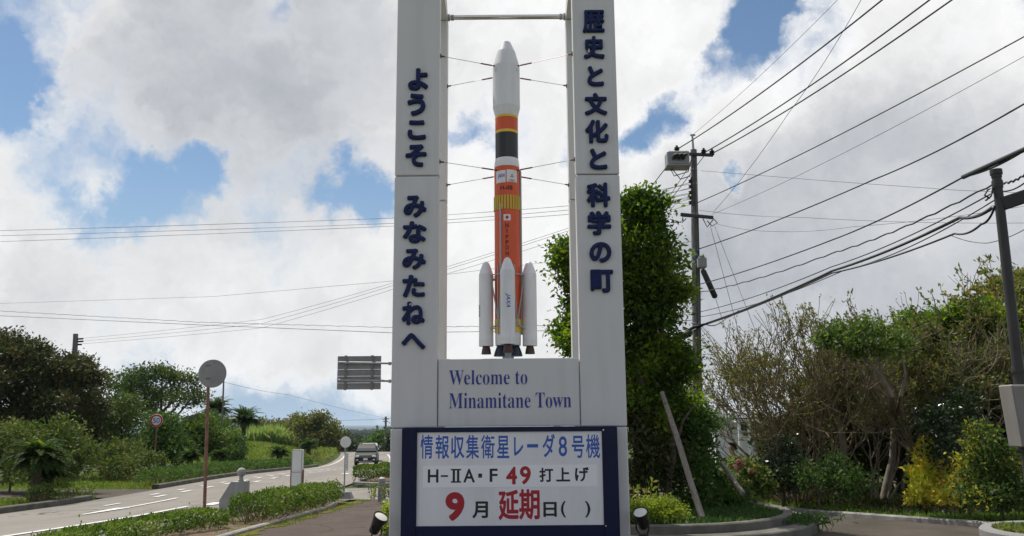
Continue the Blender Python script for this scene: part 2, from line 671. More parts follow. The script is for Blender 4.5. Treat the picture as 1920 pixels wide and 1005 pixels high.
def cracks(mt, scale, col, amount, width=.012):
    """thin meandering cracks and a few darker repair patches, part of the surface itself"""
    N, L = mt.node_tree.nodes, mt.node_tree.links
    bs = N['Principled BSDF']
    src = bs.inputs['Base Color'].links[0].from_socket
    tc = N.new('ShaderNodeTexCoord')
    nz = N.new('ShaderNodeTexNoise')
    nz.inputs['Scale'].default_value = 1.5
    nz.inputs['Detail'].default_value = 5
    L.new(tc.outputs['Object'], nz.inputs['Vector'])
    va = N.new('ShaderNodeVectorMath')
    va.operation = 'MULTIPLY_ADD'
    L.new(nz.outputs['Color'], va.inputs[0])
    va.inputs[1].default_value = (.9, .9, .9)
    L.new(tc.outputs['Object'], va.inputs[2])
    vo = N.new('ShaderNodeTexVoronoi')
    vo.feature = 'DISTANCE_TO_EDGE'
    vo.inputs['Scale'].default_value = scale
    L.new(va.outputs[0], vo.inputs['Vector'])
    r = N.new('ShaderNodeMapRange')
    L.new(vo.outputs['Distance'], r.inputs[0])
    for i, v in zip((1, 2, 3, 4), (width * .4, width, 1, 0)):
        r.inputs[i].default_value = v
    n2 = N.new('ShaderNodeTexNoise')
    n2.inputs['Scale'].default_value = .35
    L.new(tc.outputs['Object'], n2.inputs['Vector'])
    r2 = N.new('ShaderNodeMapRange')
    L.new(n2.outputs['Fac'], r2.inputs[0])
    for i, v in zip((1, 2, 3, 4), (.45, .6, 0, amount)):
        r2.inputs[i].default_value = v
    mu = N.new('ShaderNodeMath')
    mu.operation = 'MULTIPLY'
    L.new(r.outputs[0], mu.inputs[0])
    L.new(r2.outputs[0], mu.inputs[1])
    mx = N.new('ShaderNodeMix')
    mx.data_type = 'RGBA'
    L.new(mu.outputs[0], mx.inputs['Factor'])
    L.new(src, mx.inputs['A'])
    mx.inputs['B'].default_value = (*col, 1)
    L.new(mx.outputs['Result'], bs.inputs['Base Color'])


cracks(M_ROAD, .28, (.05, .048, .045), .9)
M_PATH = mat('path_asphalt', (.085, .066, .056), .95, var=.2, scale=2.2, bump=.6, bscale=150, spec=.2, dirt=((.13, .11, .095), .6, 1.3, None))
cracks(M_PATH, .5, (.03, .025, .022), .9, .010)
M_DRIVE = mat('drive_asphalt', (.085, .072, .058), .95, var=.25, scale=1.2, bump=.6, bscale=150, spec=.2, dirt=((.05, .045, .038), .7, .9, None))
M_PAINT = mat('road_paint', (.62, .62, .60), .7, var=.08, scale=9, dirt=((.25, .245, .235), .7, 7, None))
M_KERB = mat('kerb_concrete', (.30, .29, .27), .9, var=.2, scale=3, bump=.6, bscale=50, dirt=((.07, .068, .055), .8, 2.2, None), spec=.2)
M_KERB_DARK = mat('mossy_concrete', (.115, .112, .098), .95, var=.3, scale=3, bump=.7, bscale=40, dirt=((.04, .045, .025), .85, 2.0, None), spec=.15)
M_SOIL = mat('bare_soil', (.15, .11, .078), .95, var=.35, scale=5, bump=1.0, bscale=35, spec=.1)
M_MOSS = mat('mossy_edge', (.11, .10, .02), .95, var=.4, scale=7, bump=.8, bscale=60, spec=.1)

RY = np.concatenate([np.arange(-14, 45, .3), np.arange(45, 135, 1.2)])
RL = lambda y: float(road_c(y)) - 3.45
RR = lambda y: float(road_c(y)) + 3.35
sheet('road', M_ROAD, RY, RL, RR, 14, .012)
sheet('side_road', M_ROAD, np.arange(26.6, 33.1, .5), lambda y: RR(y) - .05, lambda y: 4.0, 26, .016)
sheet('brown_path', M_PATH, np.arange(-12, 26.61, .4), lambda y: -4.45 - .012 * max(0, y - 12), lambda y: 2.6, 24, .012)


def drive_edge(y):
    """x of the kerb between the drive and the wooded garden on the right"""
    return float(np.interp(y, [-12, 9, 14.7, 18.8, 22, 26, 40], [16, 12, 7.95, 6.15, 5.6, 5.4, 5.0]))


sheet('garden_drive', M_DRIVE, np.arange(-12, 40.1, .5), lambda y: 2.55, drive_edge, 20, .014)


sheet('verge_drive', M_DRIVE, np.arange(29.0, 33.4, .5), lambda y: -26.0, lambda y: RL(y) + .05, 26, .014)


def paint(name_polys):
    """road markings: each marking a thin raised sheet of its own shape, all of the road's paint as one sheet object"""
    V, F = [], []
    for poly in name_polys:
        o = len(V)
        V += [(x, y, hz(x, y) + .028) for x, y in poly]
        F.append(tuple(range(o, o + len(poly))))
    mb = MB()
    mb.v, mb.f, mb.mi = V, F, [0] * len(F)
    return tag(mb.build('road_markings', M_PAINT), kind='structure')


polys = []


def stripe(xf, y0, y1, w, step=.3):
    y = y0
    while y < y1 - 1e-6:
        e_ = min(y + step, y1)
        polys.append([(xf(y) - w / 2, y), (xf(y) + w / 2, y), (xf(e_) + w / 2, e_), (xf(e_) - w / 2, e_)])
        y = e_


edge = lambda y: float(road_c(y)) + .6
stripe(edge, 4, 25.2, .15)
stripe(lambda y: float(road_c(y)) + 1.0, 25.6, 26.6, .35)
cl = lambda y: float(road_c(y)) - 1.0
polys.append([(cl(20.4) - .04, 22.4), (cl(20.4) + .05, 22.35), (cl(23.0) + .12, 24.9), (cl(23.0) - .22, 24.7)])
stripe(cl, 24.7, 28.6, .13)
stripe(lambda q: float(road_c(q)) - 1.95, 25.6, 26.6, .12)
for y in np.arange(29, 58, 2.2):
    stripe(lambda q: float(road_c(q)) - 1.9 + .02 * (q - 29), y, y + .9, .17)
    stripe(lambda q: float(road_c(q)) - 2.45 + .03 * (q - 29), y + 1.0, y + 1.6, .15)
for y in np.arange(37, 62, 2.6):
    stripe(lambda q: float(road_c(q)) - 1.1 + .02 * (q - 29), y, y + .8, .2)
for y in (44, 52):
    stripe(lambda q: float(road_c(q)) + 1.6, y, y + 1.5, .3)
stripe(lambda q: float(road_c(q)) - 2.75, 6, 17.5, .12)
stripe(lambda q: float(road_c(q)) + 1.9, 66, 100, .14)
stripe(lambda q: float(road_c(q)) - 2.9, 60, 108, .14)
stripe(lambda q: float(road_c(q)) + .05, 70, 74, .15)
stripe(lambda q: float(road_c(q)) + .05, 80, 84, .15)
paint(polys)


def kerb(name, pts, w, h, m_, label, lift=0.0, step=.6, block=.0, z=None):
    """a kerb following the ground along pts, its own thing"""
    P = []
    for a, b in zip(pts[:-1], pts[1:]):
        a, b = Vector(a), Vector(b)
        k = max(1, int((b - a).length / step))
        P += [a.lerp(b, i / k) for i in range(k)]
    P.append(Vector(pts[-1]))
    mb, n = MB(), len(P)
    vs = []
    for i, p in enumerate(P):
        t = (P[min(i + 1, n - 1)] - P[max(i - 1, 0)]).normalized()
        s = Vector((t.y, -t.x))
        b = .02
        for (o, zz) in ((-w / 2, -.1), (-w / 2, h - b), (-w / 2 + b, h), (w / 2 - b, h), (w / 2, h - b), (w / 2, -.1)):
            q = p + s * o
            vs.append((q.x, q.y, (hz(q.x, q.y) if z is None else z) + zz + lift))
    fs = [(i * 6 + k, i * 6 + k + 1, (i + 1) * 6 + k + 1, (i + 1) * 6 + k) for i in range(n - 1) for k in range(5)]
    fs += [tuple(range(6)), tuple(range((n - 1) * 6, n * 6))[::-1]]
    mb.add(vs, fs)
    o = mb.build(name, m_)
    return tag(o, label, 'kerb')


kerb('kerb', [(RL(y) - .12, y) for y in np.arange(33.2, 70, 2)], .26, .17, M_KERB_DARK, 'low dark kerb along the far left road edge under the 50 sign')
kerb('kerb', [(RL(y) - .12, y) for y in np.arange(2, 29.1, 2)], .26, .17, M_KERB_DARK, 'mossy dark kerb on the left road edge in front of the big cycad')
kerb('kerb', [(RR(y) + .3, y) for y in np.arange(34.6, 66, 2)], .2, .15, M_KERB, 'pale kerb under the hedge beyond the side road mouth')
kerb('kerb', [(RR(34.4) + .3, 34.5), (-5.0, 33.6), (-3.0, 33.4), (2.0, 33.4)], .2, .15, M_KERB, 'pale kerb curving round into the side road behind the bus stop')
kerb('kerb', [(drive_edge(y) + .12, y) for y in (9, 11, 13, 14.7, 16, 17.5, 18.8, 20, 22, 26, 30)], .22, .10, M_KERB, 'pale kerb between the garden drive and the wooded bed at right')
# planting strip between path and road
sheet('planting_bed', M_SOIL, np.arange(2, 26.2, .4), lambda y: -6.35, lambda y: -4.62 - .012 * max(0, y - 12), 8, .05)
kerb('kerb', [(-4.53 - .012 * max(0, y - 12), y) for y in np.arange(2, 22.1, 1.0)] + [(-4.8, 24.0), (-5.3, 25.6)], .13, .07, M_KERB, 'thin pale edging stones between brown path and hedge bed', step=.4)
kerb('kerb', [(RR(y) + .08, y) for y in np.arange(2, 25.9, 1.2)], .16, .16, M_KERB, 'grey kerb between the near hedge and the road')
sheet('mossy_ground', M_MOSS, np.arange(12, 26.2, .3), lambda y: -4.45 - .012 * max(0, y - 12), lambda y: -4.3 + .1 * math.sin(y * 3.1) + .07 * math.sin(y * 7.7 + 1), 5, .02)
sheet('hedge_bed', M_SOIL, np.arange(34.0, 47, .6), lambda y: RR(y) + .4, lambda y: 1.5, 8, .05)


# ------------------------------------------------------------------ leaves, twigs, crowns
def unit(a):
    return a / (np.linalg.norm(a, axis=1, keepdims=True) + 1e-9)


def leaf_quads(P, D, Ln, W, rng, fold=.25, droop=.0, flat=None):
    """diamond leaves: P base (n,3), D direction (n,3), Ln length, W width (n,) -> V, F"""
    n = len(P)
    R = rng.normal(size=(n, 3)) if flat is None else flat + rng.normal(size=(n, 3)) * .25
    S = unit(np.cross(D, R))
    U = np.cross(S, D)
    Ln, W = np.broadcast_to(Ln, n)[:, None], np.broadcast_to(W, n)[:, None]
    mid = P + D * Ln * .48
    tip = P + D * Ln - np.array([0, 0, 1.0]) * Ln * droop
    V = np.stack([P, mid + S * W * .5 + U * W * fold, tip, mid - S * W * .5 + U * W * fold], 1).reshape(-1, 3)
    F = np.arange(4 * n).reshape(n, 4)
    return V, F


def seg_tubes(A, B, ra, rb, k=4):
    """tapered k-sided segments A->B (n,3)"""
    n = len(A)
    T = unit(B - A)
    X = np.where(np.abs(T[:, :1]) < .8, np.array([[1.0, 0, 0]]), np.array([[0, 1.0, 0]]))
    S = unit(np.cross(T, X))
    U = np.cross(T, S)
    th = np.arange(k) * 2 * np.pi / k
    ring = (np.cos(th)[None, :, None] * S[:, None, :] + np.sin(th)[None, :, None] * U[:, None, :])
    V = np.concatenate([A[:, None, :] + ring * np.broadcast_to(ra, n)[:, None, None], B[:, None, :] + ring * np.broadcast_to(rb, n)[:, None, None]], 1).reshape(-1, 3)
    i = np.arange(n)[:, None] * 2 * k
    F = np.stack([np.concatenate([i + j, i + (j + 1) % k, i + k + (j + 1) % k, i + k + j], 1) for j in range(k)], 1).reshape(-1, 4)
    return V, F


def join(parts):
    V, F, o = [], [], 0
    for v, f in parts:
        V.append(v)
        F.append(f + o)
        o += len(v)
    return np.concatenate(V), np.concatenate(F)


def crown_leaves(clumps, leaf, rng, dens=9.0, per=9, spread=.16, up=.35, shell=.5, low=-.55, aspect=.45, gaps=.25, droop=.1, sub=0):
    """clumps: (cx,cy,cz,rx,ry,rz) ellipsoids; sprigs of leaves through the outer part of each; gaps leaves holes"""
    parts = []
    if sub:
        out = []
        for (cx, cy, cz, rx, ry, rz) in clumps:
            out.append((cx, cy, cz, rx * .74, ry * .74, rz * .74))
            for k in range(sub):
                d = unit(rng.normal(size=(1, 3)) + np.array([[0, 0, .25]]))[0]
                f = .20 + .34 * rng.random() ** 1.4
                q = .60 + .48 * rng.random()
                out.append((cx + d[0] * rx * q, cy + d[1] * ry * q, cz + d[2] * rz * q, rx * f * 1.15, ry * f * 1.15, rz * f))
        clumps = out
    for (cx, cy, cz, rx, ry, rz) in clumps:
        area = 4 * math.pi * ((rx * ry) ** 1.6 / 3 + (rx * rz) ** 1.6 / 3 + (ry * rz) ** 1.6 / 3) ** (1 / 1.6)
        n = max(12, int(area * dens))
        d = unit(rng.normal(size=(n * 2, 3)))
        d = d[d[:, 2] > low - rng.random(len(d)) * .3][:n]
        ph = rng.random(6) * 6.28
        wob = 1 + .20 * np.sin(d[:, 0] * 4.2 + ph[0]) * np.sin(d[:, 1] * 3.7 + ph[1]) + .16 * np.sin(d[:, 2] * 6.1 + ph[2] + d[:, 0] * 3) + .10 * np.sin(d[:, 0] * 11 + ph[3]) * np.sin(d[:, 2] * 12 + ph[4])
        hole = np.sin(d[:, 0] * 6 + ph[5]) * np.sin(d[:, 1] * 5.3 + ph[3]) * np.sin(d[:, 2] * 6.7 + ph[1])
        keep = hole < (1 - gaps * 1.6)
        d, wob = d[keep], wob[keep]
        rr = (shell + (1 - shell) * rng.random(len(d)) ** .5) * wob
        C = np.array([cx, cy, cz]) + d * np.array([rx, ry, rz]) * rr[:, None]
        sd = unit(d * .8 + np.array([0, 0, up]) + rng.normal(size=d.shape) * .35)
        k = len(C) * per
        Pb = np.repeat(C, per, 0) + rng.normal(size=(k, 3)) * spread * np.array([1, 1, .7])
        Dv = unit(np.repeat(sd, per, 0) + rng.normal(size=(k, 3)) * .75)
        Ln = leaf * (.45 + 1.05 * rng.random(k))
        parts.append(leaf_quads(Pb, Dv, Ln, Ln * aspect, rng, droop=droop))
    return join(parts)


def limb_tubes(mb, base, top, clumps, r, rng, n=7, bend=.15):
    """trunk from base to top, limbs from it to the clumps"""
    base, top = Vector(base), Vector(top)
    side = Vector((rng.normal(), rng.normal(), 0)) * bend * (top - base).length
    mid = base.lerp(top, .5) + side * .5
    pts = [base, base.lerp(mid, .5) + side * .1, mid, mid.lerp(top, .5), top]
    mb.tube(pts, [r * 1.35, r * 1.02, r * .9, r * .78, r * .6], n)
    for c in clumps:
        e = Vector(c[:3])
        t0 = .35 + .6 * rng.random()
        s = mid.lerp(top, t0) if t0 > .5 else base.lerp(top, t0 + .1)
        s = pts[2].lerp(pts[4], rng.random())
        m1 = s.lerp(e, .5) + Vector((rng.normal() * .12, rng.normal() * .12, -.12 * (e - s).length * rng.random())) 
        mb.tube([s, s.lerp(m1, .5), m1, e], [r * .55, r * .42, r * .3, r * .1], 6)


M_BARK = mat('grey_bark', (.10, .08, .06), .9, var=.35, scale=9, stretch=(1, 1, .25), bump=.8, bscale=18, spec=.15)
M_BARK_L = mat('pale_bark', (.20, .17, .135), .9, var=.3, scale=8, stretch=(1, 1, .3), bump=.8, bscale=18, spec=.15, dirt=((.07, .075, .045), .6, 5, None))
M_TWIG = mat('bare_twigs', (.165, .128, .075), .85, var=.3, scale=3, spec=.2)
M_TWIG_PALE = mat('pale_twigs', (.24, .19, .135), .85, var=.3, scale=3, spec=.2)


def tree(name, label, base, top, clumps, lm, leaf=.14, r=.12, seed=1, bark=None, cat='tree', group=None, crown='crown', trunk='trunk', extra_trunk=None, **kw):
    rng = np.random.default_rng(seed)
    t = thing(name, label, cat, tuple(base), group)
    mb = MB()
    limb_tubes(mb, Vector(base) - Vector((0, 0, .15)), top, clumps, r, rng)
    if extra_trunk:
        for pts, rs in extra_trunk:
            mb.tube(pts, rs, 7)
    mb.build(trunk, bark or M_BARK, t, 60)
    kw.setdefault('sub', 7)
    kw['dens'] = kw.get('dens', 9) * .72
    V, F = crown_leaves(clumps, leaf, rng, **kw)
    fast_mesh(crown, V, F, lm, t)
    return t


def px(u, v, du, dv, Y, dy=None):
    """an ellipsoid clump seen at a pixel with given half sizes in photograph pixels, at depth Y"""
    p = at(u, v, Y)
    k = Y / FPX
    return (p.x, p.y, p.z, du * k, (dy if dy is not None else du * k), dv * k)


def bare_bush(name, label, base, fan, lm, seed, h, spread, n_stem=7, levels=4, leaf=.07, leaves_per=3.0, r0=.04, m_twig=None, cat='shrub', lean=(0, 0), clumped=.3, tops=1.0):
    """a thin many-branched shrub: stems fork upward several times; few leaves near the tips"""
    rng = np.random.default_rng(seed)
    t = thing(name, label, cat, tuple(base))
    A, B, RA, RB, tips, tipd = [], [], [], [], [], []

    def grow(p, d, ln, r, lev):
        n = 3
        for i in range(n):
            d2 = d + Vector(rng.normal(size=3) * .16) + Vector((0, 0, .05))
            d2.normalize()
            q = p + d2 * (ln / n)
            A.append(tuple(p)); B.append(tuple(q)); RA.append(max(r, .0065)); RB.append(max(r * .88, .006))
            if lev >= levels - 2:
                tips.append(tuple(q)); tipd.append(tuple(d2))
            p, d, r = q, d2, r * .88
        if lev < levels:
            for k in range(3 if lev < 2 else int(rng.integers(2, 5))):
                d3 = (d + Vector(rng.normal(size=3) * fan)).normalized()
                d3.z = max(d3.z, .3)
                grow(p, d3, ln * (.62 + .25 * rng.random()), r * .72, lev + 1)

    for k in range(n_stem):
        th = 6.283 * (k + rng.random() * .6) / n_stem
        d = Vector((math.cos(th) * spread + lean[0], math.sin(th) * spread * .8 + lean[1], 1)).normalized()
        b0 = Vector(base) + Vector((math.cos(th) * .15, math.sin(th) * .12, -.1))
        grow(b0, d, h * .36 * (.85 + .3 * rng.random()), r0 * (.75 + .5 * rng.random()), 0)
    V, F = seg_tubes(np.array(A), np.array(B), np.array(RA), np.array(RB), 4)
    fast_mesh('branches', V, F, m_twig or M_TWIG, t)
    T, TD = np.array(tips), np.array(tipd)
    n = int(len(T) * leaves_per)
    ph = rng.random(3) * 6
    w = .15 + (np.sin(T[:, 0] * 2.1 + ph[0]) * np.sin(T[:, 2] * 1.7 + ph[1]) + np.sin(T[:, 1] * 1.9 + ph[2]) + 1.2).clip(0, 3) ** (1 + clumped * 3)
    w = w * np.exp(tops * (T[:, 2] - T[:, 2].mean()))
    idx = rng.choice(len(T), n, p=w / w.sum())
    D = unit(TD[idx] + rng.normal(size=(n, 3)) * .7)
    Ln = leaf * (.6 + .8 * rng.random(n))
    V, F = leaf_quads(T[idx] + rng.normal(size=(n, 3)) * .03, D, Ln, Ln * .45, rng)
    fast_mesh('foliage', V, F, lm, t)
    return t


def fronds(mb_parts, base, n, L_, rise, droop, rng, leaflet=.16, nseg=12, w=.012, th0=0.0, spin=6.283, per=3):
    """arching fronds with leaflets both sides; appends (V,F) of leaflets and of midribs"""
    for k in range(n):
        th = th0 + spin * (k + rng.random() * .7) / n
        el = rise * (.45 + .75 * rng.random())
        dirh = np.array([math.cos(th), math.sin(th), 0])
        ln = L_ * (.8 + .35 * rng.random())
        s = np.linspace(0, 1, nseg + 1)
        ang = el - droop * s ** 1.3 * (.8 + .4 * rng.random())
        step = ln / nseg
        x = np.concatenate([[0], np.cumsum(np.cos(ang[:-1]) * step)])
        z = np.concatenate([[0], np.cumsum(np.sin(ang[:-1]) * step)])
        P = np.array(base)[None, :] + x[:, None] * dirh + z[:, None] * np.array([0, 0, 1])
        mb_parts.append(seg_tubes(P[:-1], P[1:], w * (1 - s[:-1] * .8), w * (1 - s[1:] * .8), 3))
        tt = np.linspace(.12, .99, nseg * per)
        idx = np.minimum((tt * nseg).astype(int), nseg - 1)
        fr = tt * nseg - idx
        Q = P[idx] * (1 - fr[:, None]) + P[idx + 1] * fr[:, None]
        T = unit(P[idx + 1] - P[idx])
        side = np.cross(T, np.array([0, 0, 1.0]))
        side = unit(side + 1e-6)
        upv = np.cross(side, T)
        env = np.sin(np.clip(tt * 1.05, 0, 1) ** .7 * math.pi) * .75 + .3
        for sg in (-1, 1):
            D = unit(side * sg + T * .55 + upv * .22 + rng.normal(size=T.shape) * .08)
            Ln = leaflet * env * (.85 + .3 * rng.random(len(tt)))
            mb_parts.append(leaf_quads(Q, D, Ln, np.maximum(Ln * .16, .012), rng, fold=.1, droop=.12, flat=upv))


def cycad(name, label, base, trunk_h, trunk_r, L_, n, lm, seed, rise=1.15, droop=1.5, leaflet=.2, cat='cycad', per=3, new=None):
    rng = np.random.default_rng(seed)
    t = thing(name, label, cat, tuple(base))
    b = Vector(base)
    mb = MB()
    prof = [(trunk_r * 1.1, -.15)]
    k = max(4, int(trunk_h / .07))
    for i in range(k):
        z = trunk_h * i / k
        prof += [(trunk_r * (1 - .15 * i / k), z), (trunk_r * (1.12 - .15 * i / k), z + trunk_h / k * .6)]
    prof.append((trunk_r * .5, trunk_h + .05))
    mb.lathe(prof, b, 10)
    mb.build('trunk', M_BARK, t, 50)
    parts = []
    fronds(parts, b + Vector((0, 0, trunk_h)), n, L_, rise, droop, rng, leaflet, per=per)
    fronds(parts, b + Vector((0, 0, trunk_h)), n // 2, L_ * .85, rise * .45, droop * 1.05, rng, leaflet, per=per)
    V, F = join(parts)
    fast_mesh('crown', V, F, lm, t)
    if new:
        parts = []
        fronds(parts, b + Vector((0, 0, trunk_h)), 12, L_ * .8, rise * 1.25, droop * 1.1, rng, leaflet, per=per)
        V, F = join(parts)
        fast_mesh('new_fronds', V, F, new, t)
    return t


def hedge(name, label, pts, w, h, lm, seed, leaf=.06, dens=520, stems=True, group=None, wob=.12, ragged=0.3, cat='hedge'):
    """a clipped hedge along pts (x,y): leaves over a rounded box section, bare stems showing below"""
    rng = np.random.default_rng(seed)
    P = [Vector(p) for p in pts]
    seg = [(b - a).length for a, b in zip(P[:-1], P[1:])]
    tot = sum(seg)
    cum = np.concatenate([[0], np.cumsum(seg)])
    X, Y = np.array([p[0] for p in P]), np.array([p[1] for p in P])
    t = thing(name, label, cat, (P[0].x, P[0].y, hz(P[0].x, P[0].y)), group)
    per = w + 2 * h
    n = int(tot * per * dens)
    s = rng.random(n) * tot
    cx, cy = np.interp(s, cum, X), np.interp(s, cum, Y)
    e = .3
    tx = np.interp(np.minimum(s + e, tot), cum, X) - np.interp(np.maximum(s - e, 0), cum, X)
    ty = np.interp(np.minimum(s + e, tot), cum, Y) - np.interp(np.maximum(s - e, 0), cum, Y)
    l_ = np.hypot(tx, ty)
    nx, ny = ty / l_, -tx / l_
    # section: angle 0..pi over the top, superellipse
    a = rng.random(n) * math.pi * 1.16 - .08 * math.pi
    ca, sa = np.cos(a), np.sin(a)
    q = (np.abs(ca) ** 4 + np.abs(sa) ** 4) ** -.25
    depth = 1 - .35 * rng.random(n) ** 2
    lump = 1 + wob * (np.sin(s * 3.1 + seed) * np.sin(a * 2 + s * 1.3) + .6 * np.sin(s * 7.3 + a * 3)) 
    endf = np.minimum(1, np.sqrt(np.clip(np.minimum(s, tot - s) / (w * .45), .02, 1)))
    off = ca * q * w / 2 * depth * lump * endf
    zz = h * .42 + sa * q * h * .58 * depth * lump * (.75 + .25 * endf)
    base_z = land(cx + nx * off, cy + ny * off)
    C = np.stack([cx + nx * off, cy + ny * off, base_z + zz], 1)
    D = unit(np.stack([nx * ca, ny * ca, .55 + np.maximum(sa, 0) * .5], 1) + rng.normal(size=(n, 3)) * .6)
    Ln = leaf * (.6 + .8 * rng.random(n))
    parts = [leaf_quads(C, D, Ln, Ln * .5, rng)]
    # a few long shoots above the clipped top
    k = int(tot * 14 * ragged)
    if k:
        i = rng.choice(n, k)
        i = i[sa[i] > .5]
        for j in range(5):
            D2 = unit(rng.normal(size=(len(i), 3)) * .5 + np.array([0, 0, .9]))
            parts.append(leaf_quads(C[i] + np.array([0, 0, .03 * j]) + rng.normal(size=(len(i), 3)) * .012, D2, leaf, leaf * .5, rng))
    V, F = join(parts)
    fast_mesh('foliage', V, F, lm, t)
    if stems:
        k = int(tot * 16)
        s = rng.random(k) * tot
        bx, by = np.interp(s, cum, X) + rng.normal(size=k) * w * .12, np.interp(s, cum, Y) + rng.normal(size=k) * w * .12
        A0 = np.stack([bx, by, land(bx, by) - .02], 1)
        B0 = A0 + np.stack([rng.normal(size=k) * w * .2, rng.normal(size=k) * w * .2, h * (.5 + .25 * rng.random(k))], 1)
        mid = (A0 + B0) / 2 + rng.normal(size=(k, 3)) * .03
        V, F = join([seg_tubes(A0, mid, .011, .009, 4), seg_tubes(mid, B0, .009, .005, 4)])
        fast_mesh('stems', V, F, M_TWIG, t)
    return t


def grass_patch(name, region, n, lm, seed, L_=.16, W=.012, lean=.4, holes=0.0, keep=None, lift=0.0):
    """region: (x0,x1,y0,y1) or function(rng,n)->x,y ; blades and weeds one could not count: kind stuff"""
    rng = np.random.default_rng(seed)
    if callable(region):
        x, y = region(rng, n)
    else:
        x0, x1, y0, y1 = region
        x, y = x0 + (x1 - x0) * rng.random(n), y0 + (y1 - y0) * rng.random(n)
    if holes:
        f = np.sin(x * 1.7 + seed) * np.sin(y * 1.3 + seed * 2) + .6 * np.sin(x * 4.1 + y * 2.7)
        k = f > holes * 1.6 - 1.2
        x, y = x[k], y[k]
    if keep is not None:
        k = keep(x, y)
        x, y = x[k], y[k]
    n = len(x)
    P = np.stack([x, y, land(x, y) - .05 + lift], 1)
    D = unit(rng.normal(size=(n, 3)) * lean + np.array([0, 0, 1.0]))
    hh = .6 + .5 * (np.sin(x * .9 + seed) * np.sin(y * .8) + 1) / 2
    Ln = L_ * hh * (.6 + .8 * rng.random(n))
    V, F = leaf_quads(P, D, Ln, W * (.7 + .6 * rng.random(n)), rng, fold=.15, droop=.25)
    o = fast_mesh(name, V, F, lm)
    return tag(o, kind='stuff')


# ------------------------------------------------------------------ lettering
def glyphs(s, bold=0.0, shear=0.0):
    """the outline of a string as a solid mesh: verts with x,y in 0..1 over its bounding box and depth 0..1, faces, aspect"""
    cu = bpy.data.curves.new("lettering", 'FONT')
    cu.body = s
    cu.size = 1.0
    cu.shear = shear
    cu.extrude = 0.05
    cu.offset = min(bold, 0.0)
    cu.resolution_u = 4
    o = bpy.data.objects.new("lettering", cu)
    COL.objects.link(o)
    dg = bpy.context.evaluated_depsgraph_get()
    dg.update()
    me = bpy.data.meshes.new_from_object(o.evaluated_get(dg))
    V = np.array([v.co[:] for v in me.vertices])
    F = [tuple(p.vertices) for p in me.polygons]
    bpy.data.objects.remove(o)
    bpy.data.curves.remove(cu)
    bpy.data.meshes.remove(me)
    if bold > 0:
        # a heavier weight: the same outline drawn again all round itself, each a hair less deep
        n, k = len(V), 10
        Vs, Fs = [V], list(F)
        for i in range(k):
            t = 2 * math.pi * i / k
            W = V + np.array([math.cos(t) * bold, math.sin(t) * bold, 0])
            W[:, 2] -= .0025 * (i + 1) * np.sign(W[:, 2] + 1e-9) * (W[:, 2] > 0)
            Vs.append(W)
            Fs += [tuple(j + n * (i + 1) for j in f) for f in F]
        V, F = np.concatenate(Vs), Fs
    lo_, hi_ = V.min(0), V.max(0)
    asp = (hi_[0] - lo_[0]) / max(1e-6, hi_[1] - lo_[1])
    V = (V - lo_) / np.maximum(hi_ - lo_, 1e-6)
    return V, F, asp


def letter_on_wall(mb, s, x0, x1, z0, z1, y, depth, bold=0.0, mi=0, shear=0.0):
    """letters on a wall that faces the camera side (-Y): their backs at y, standing depth proud"""
    V, F, _ = glyphs(s, bold, shear)
    P = np.stack([x0 + (x1 - x0) * V[:, 0], y - depth * V[:, 2], z0 + (z1 - z0) * V[:, 1]], 1)
    mb.add(P, F, mi)


def letter_px(mb, s, u0, v0, u1, v1, Y, depth, bold=0.0, mi=0, shear=0.0):
    a, b = at(u0, (v0 + v1) / 2, Y), at(u1, (v0 + v1) / 2, Y)
    t, l_ = at((u0 + u1) / 2, v0, Y), at((u0 + u1) / 2, v1, Y)
    letter_on_wall(mb, s, a.x, b.x, l_.z, t.z, Y, depth, bold, mi, shear)


def letter_on_drum(mb, s, c, r, th, width, z0, z1, depth=.003, bold=0.0, mi=0, turn=False, shear=0.0):
    """letters wrapped on an upright cylinder at centre c=(x,y); th: angle from the -Y side; turn: reading downwards"""
    V, F, _ = glyphs(s, bold, shear)
    gx, gy = V[:, 0], V[:, 1]
    if turn:
        gx, gy = V[:, 1], 1 - V[:, 0]
    a = th + (gx - .5) * width / r
    R = r + .001 + depth * V[:, 2]
    mb.add(np.stack([c[0] + R * np.sin(a), c[1] - R * np.cos(a), z0 + (z1 - z0) * gy], 1), F, mi)


def plate_on_drum(mb, c, r, th0, th1, z0, z1, lift, n=8, mi=0):
    vs = []
    for i in range(n + 1):
        a = th0 + (th1 - th0) * i / n
        for z in (z0, z1):
            for k in (0, lift):
                vs.append((c[0] + (r + k) * math.sin(a), c[1] - (r + k) * math.cos(a), z))
    fs = []
    for i in range(n):
        o = i * 4
        fs += [(o + 1, o + 5, o + 7, o + 3), (o, o + 1, o + 5, o + 4), (o + 2, o + 6, o + 7, o + 3)]
    fs += [(0, 1, 3, 2), (n * 4, n * 4 + 2, n * 4 + 3, n * 4 + 1)]
    mb.add(vs, fs, mi)


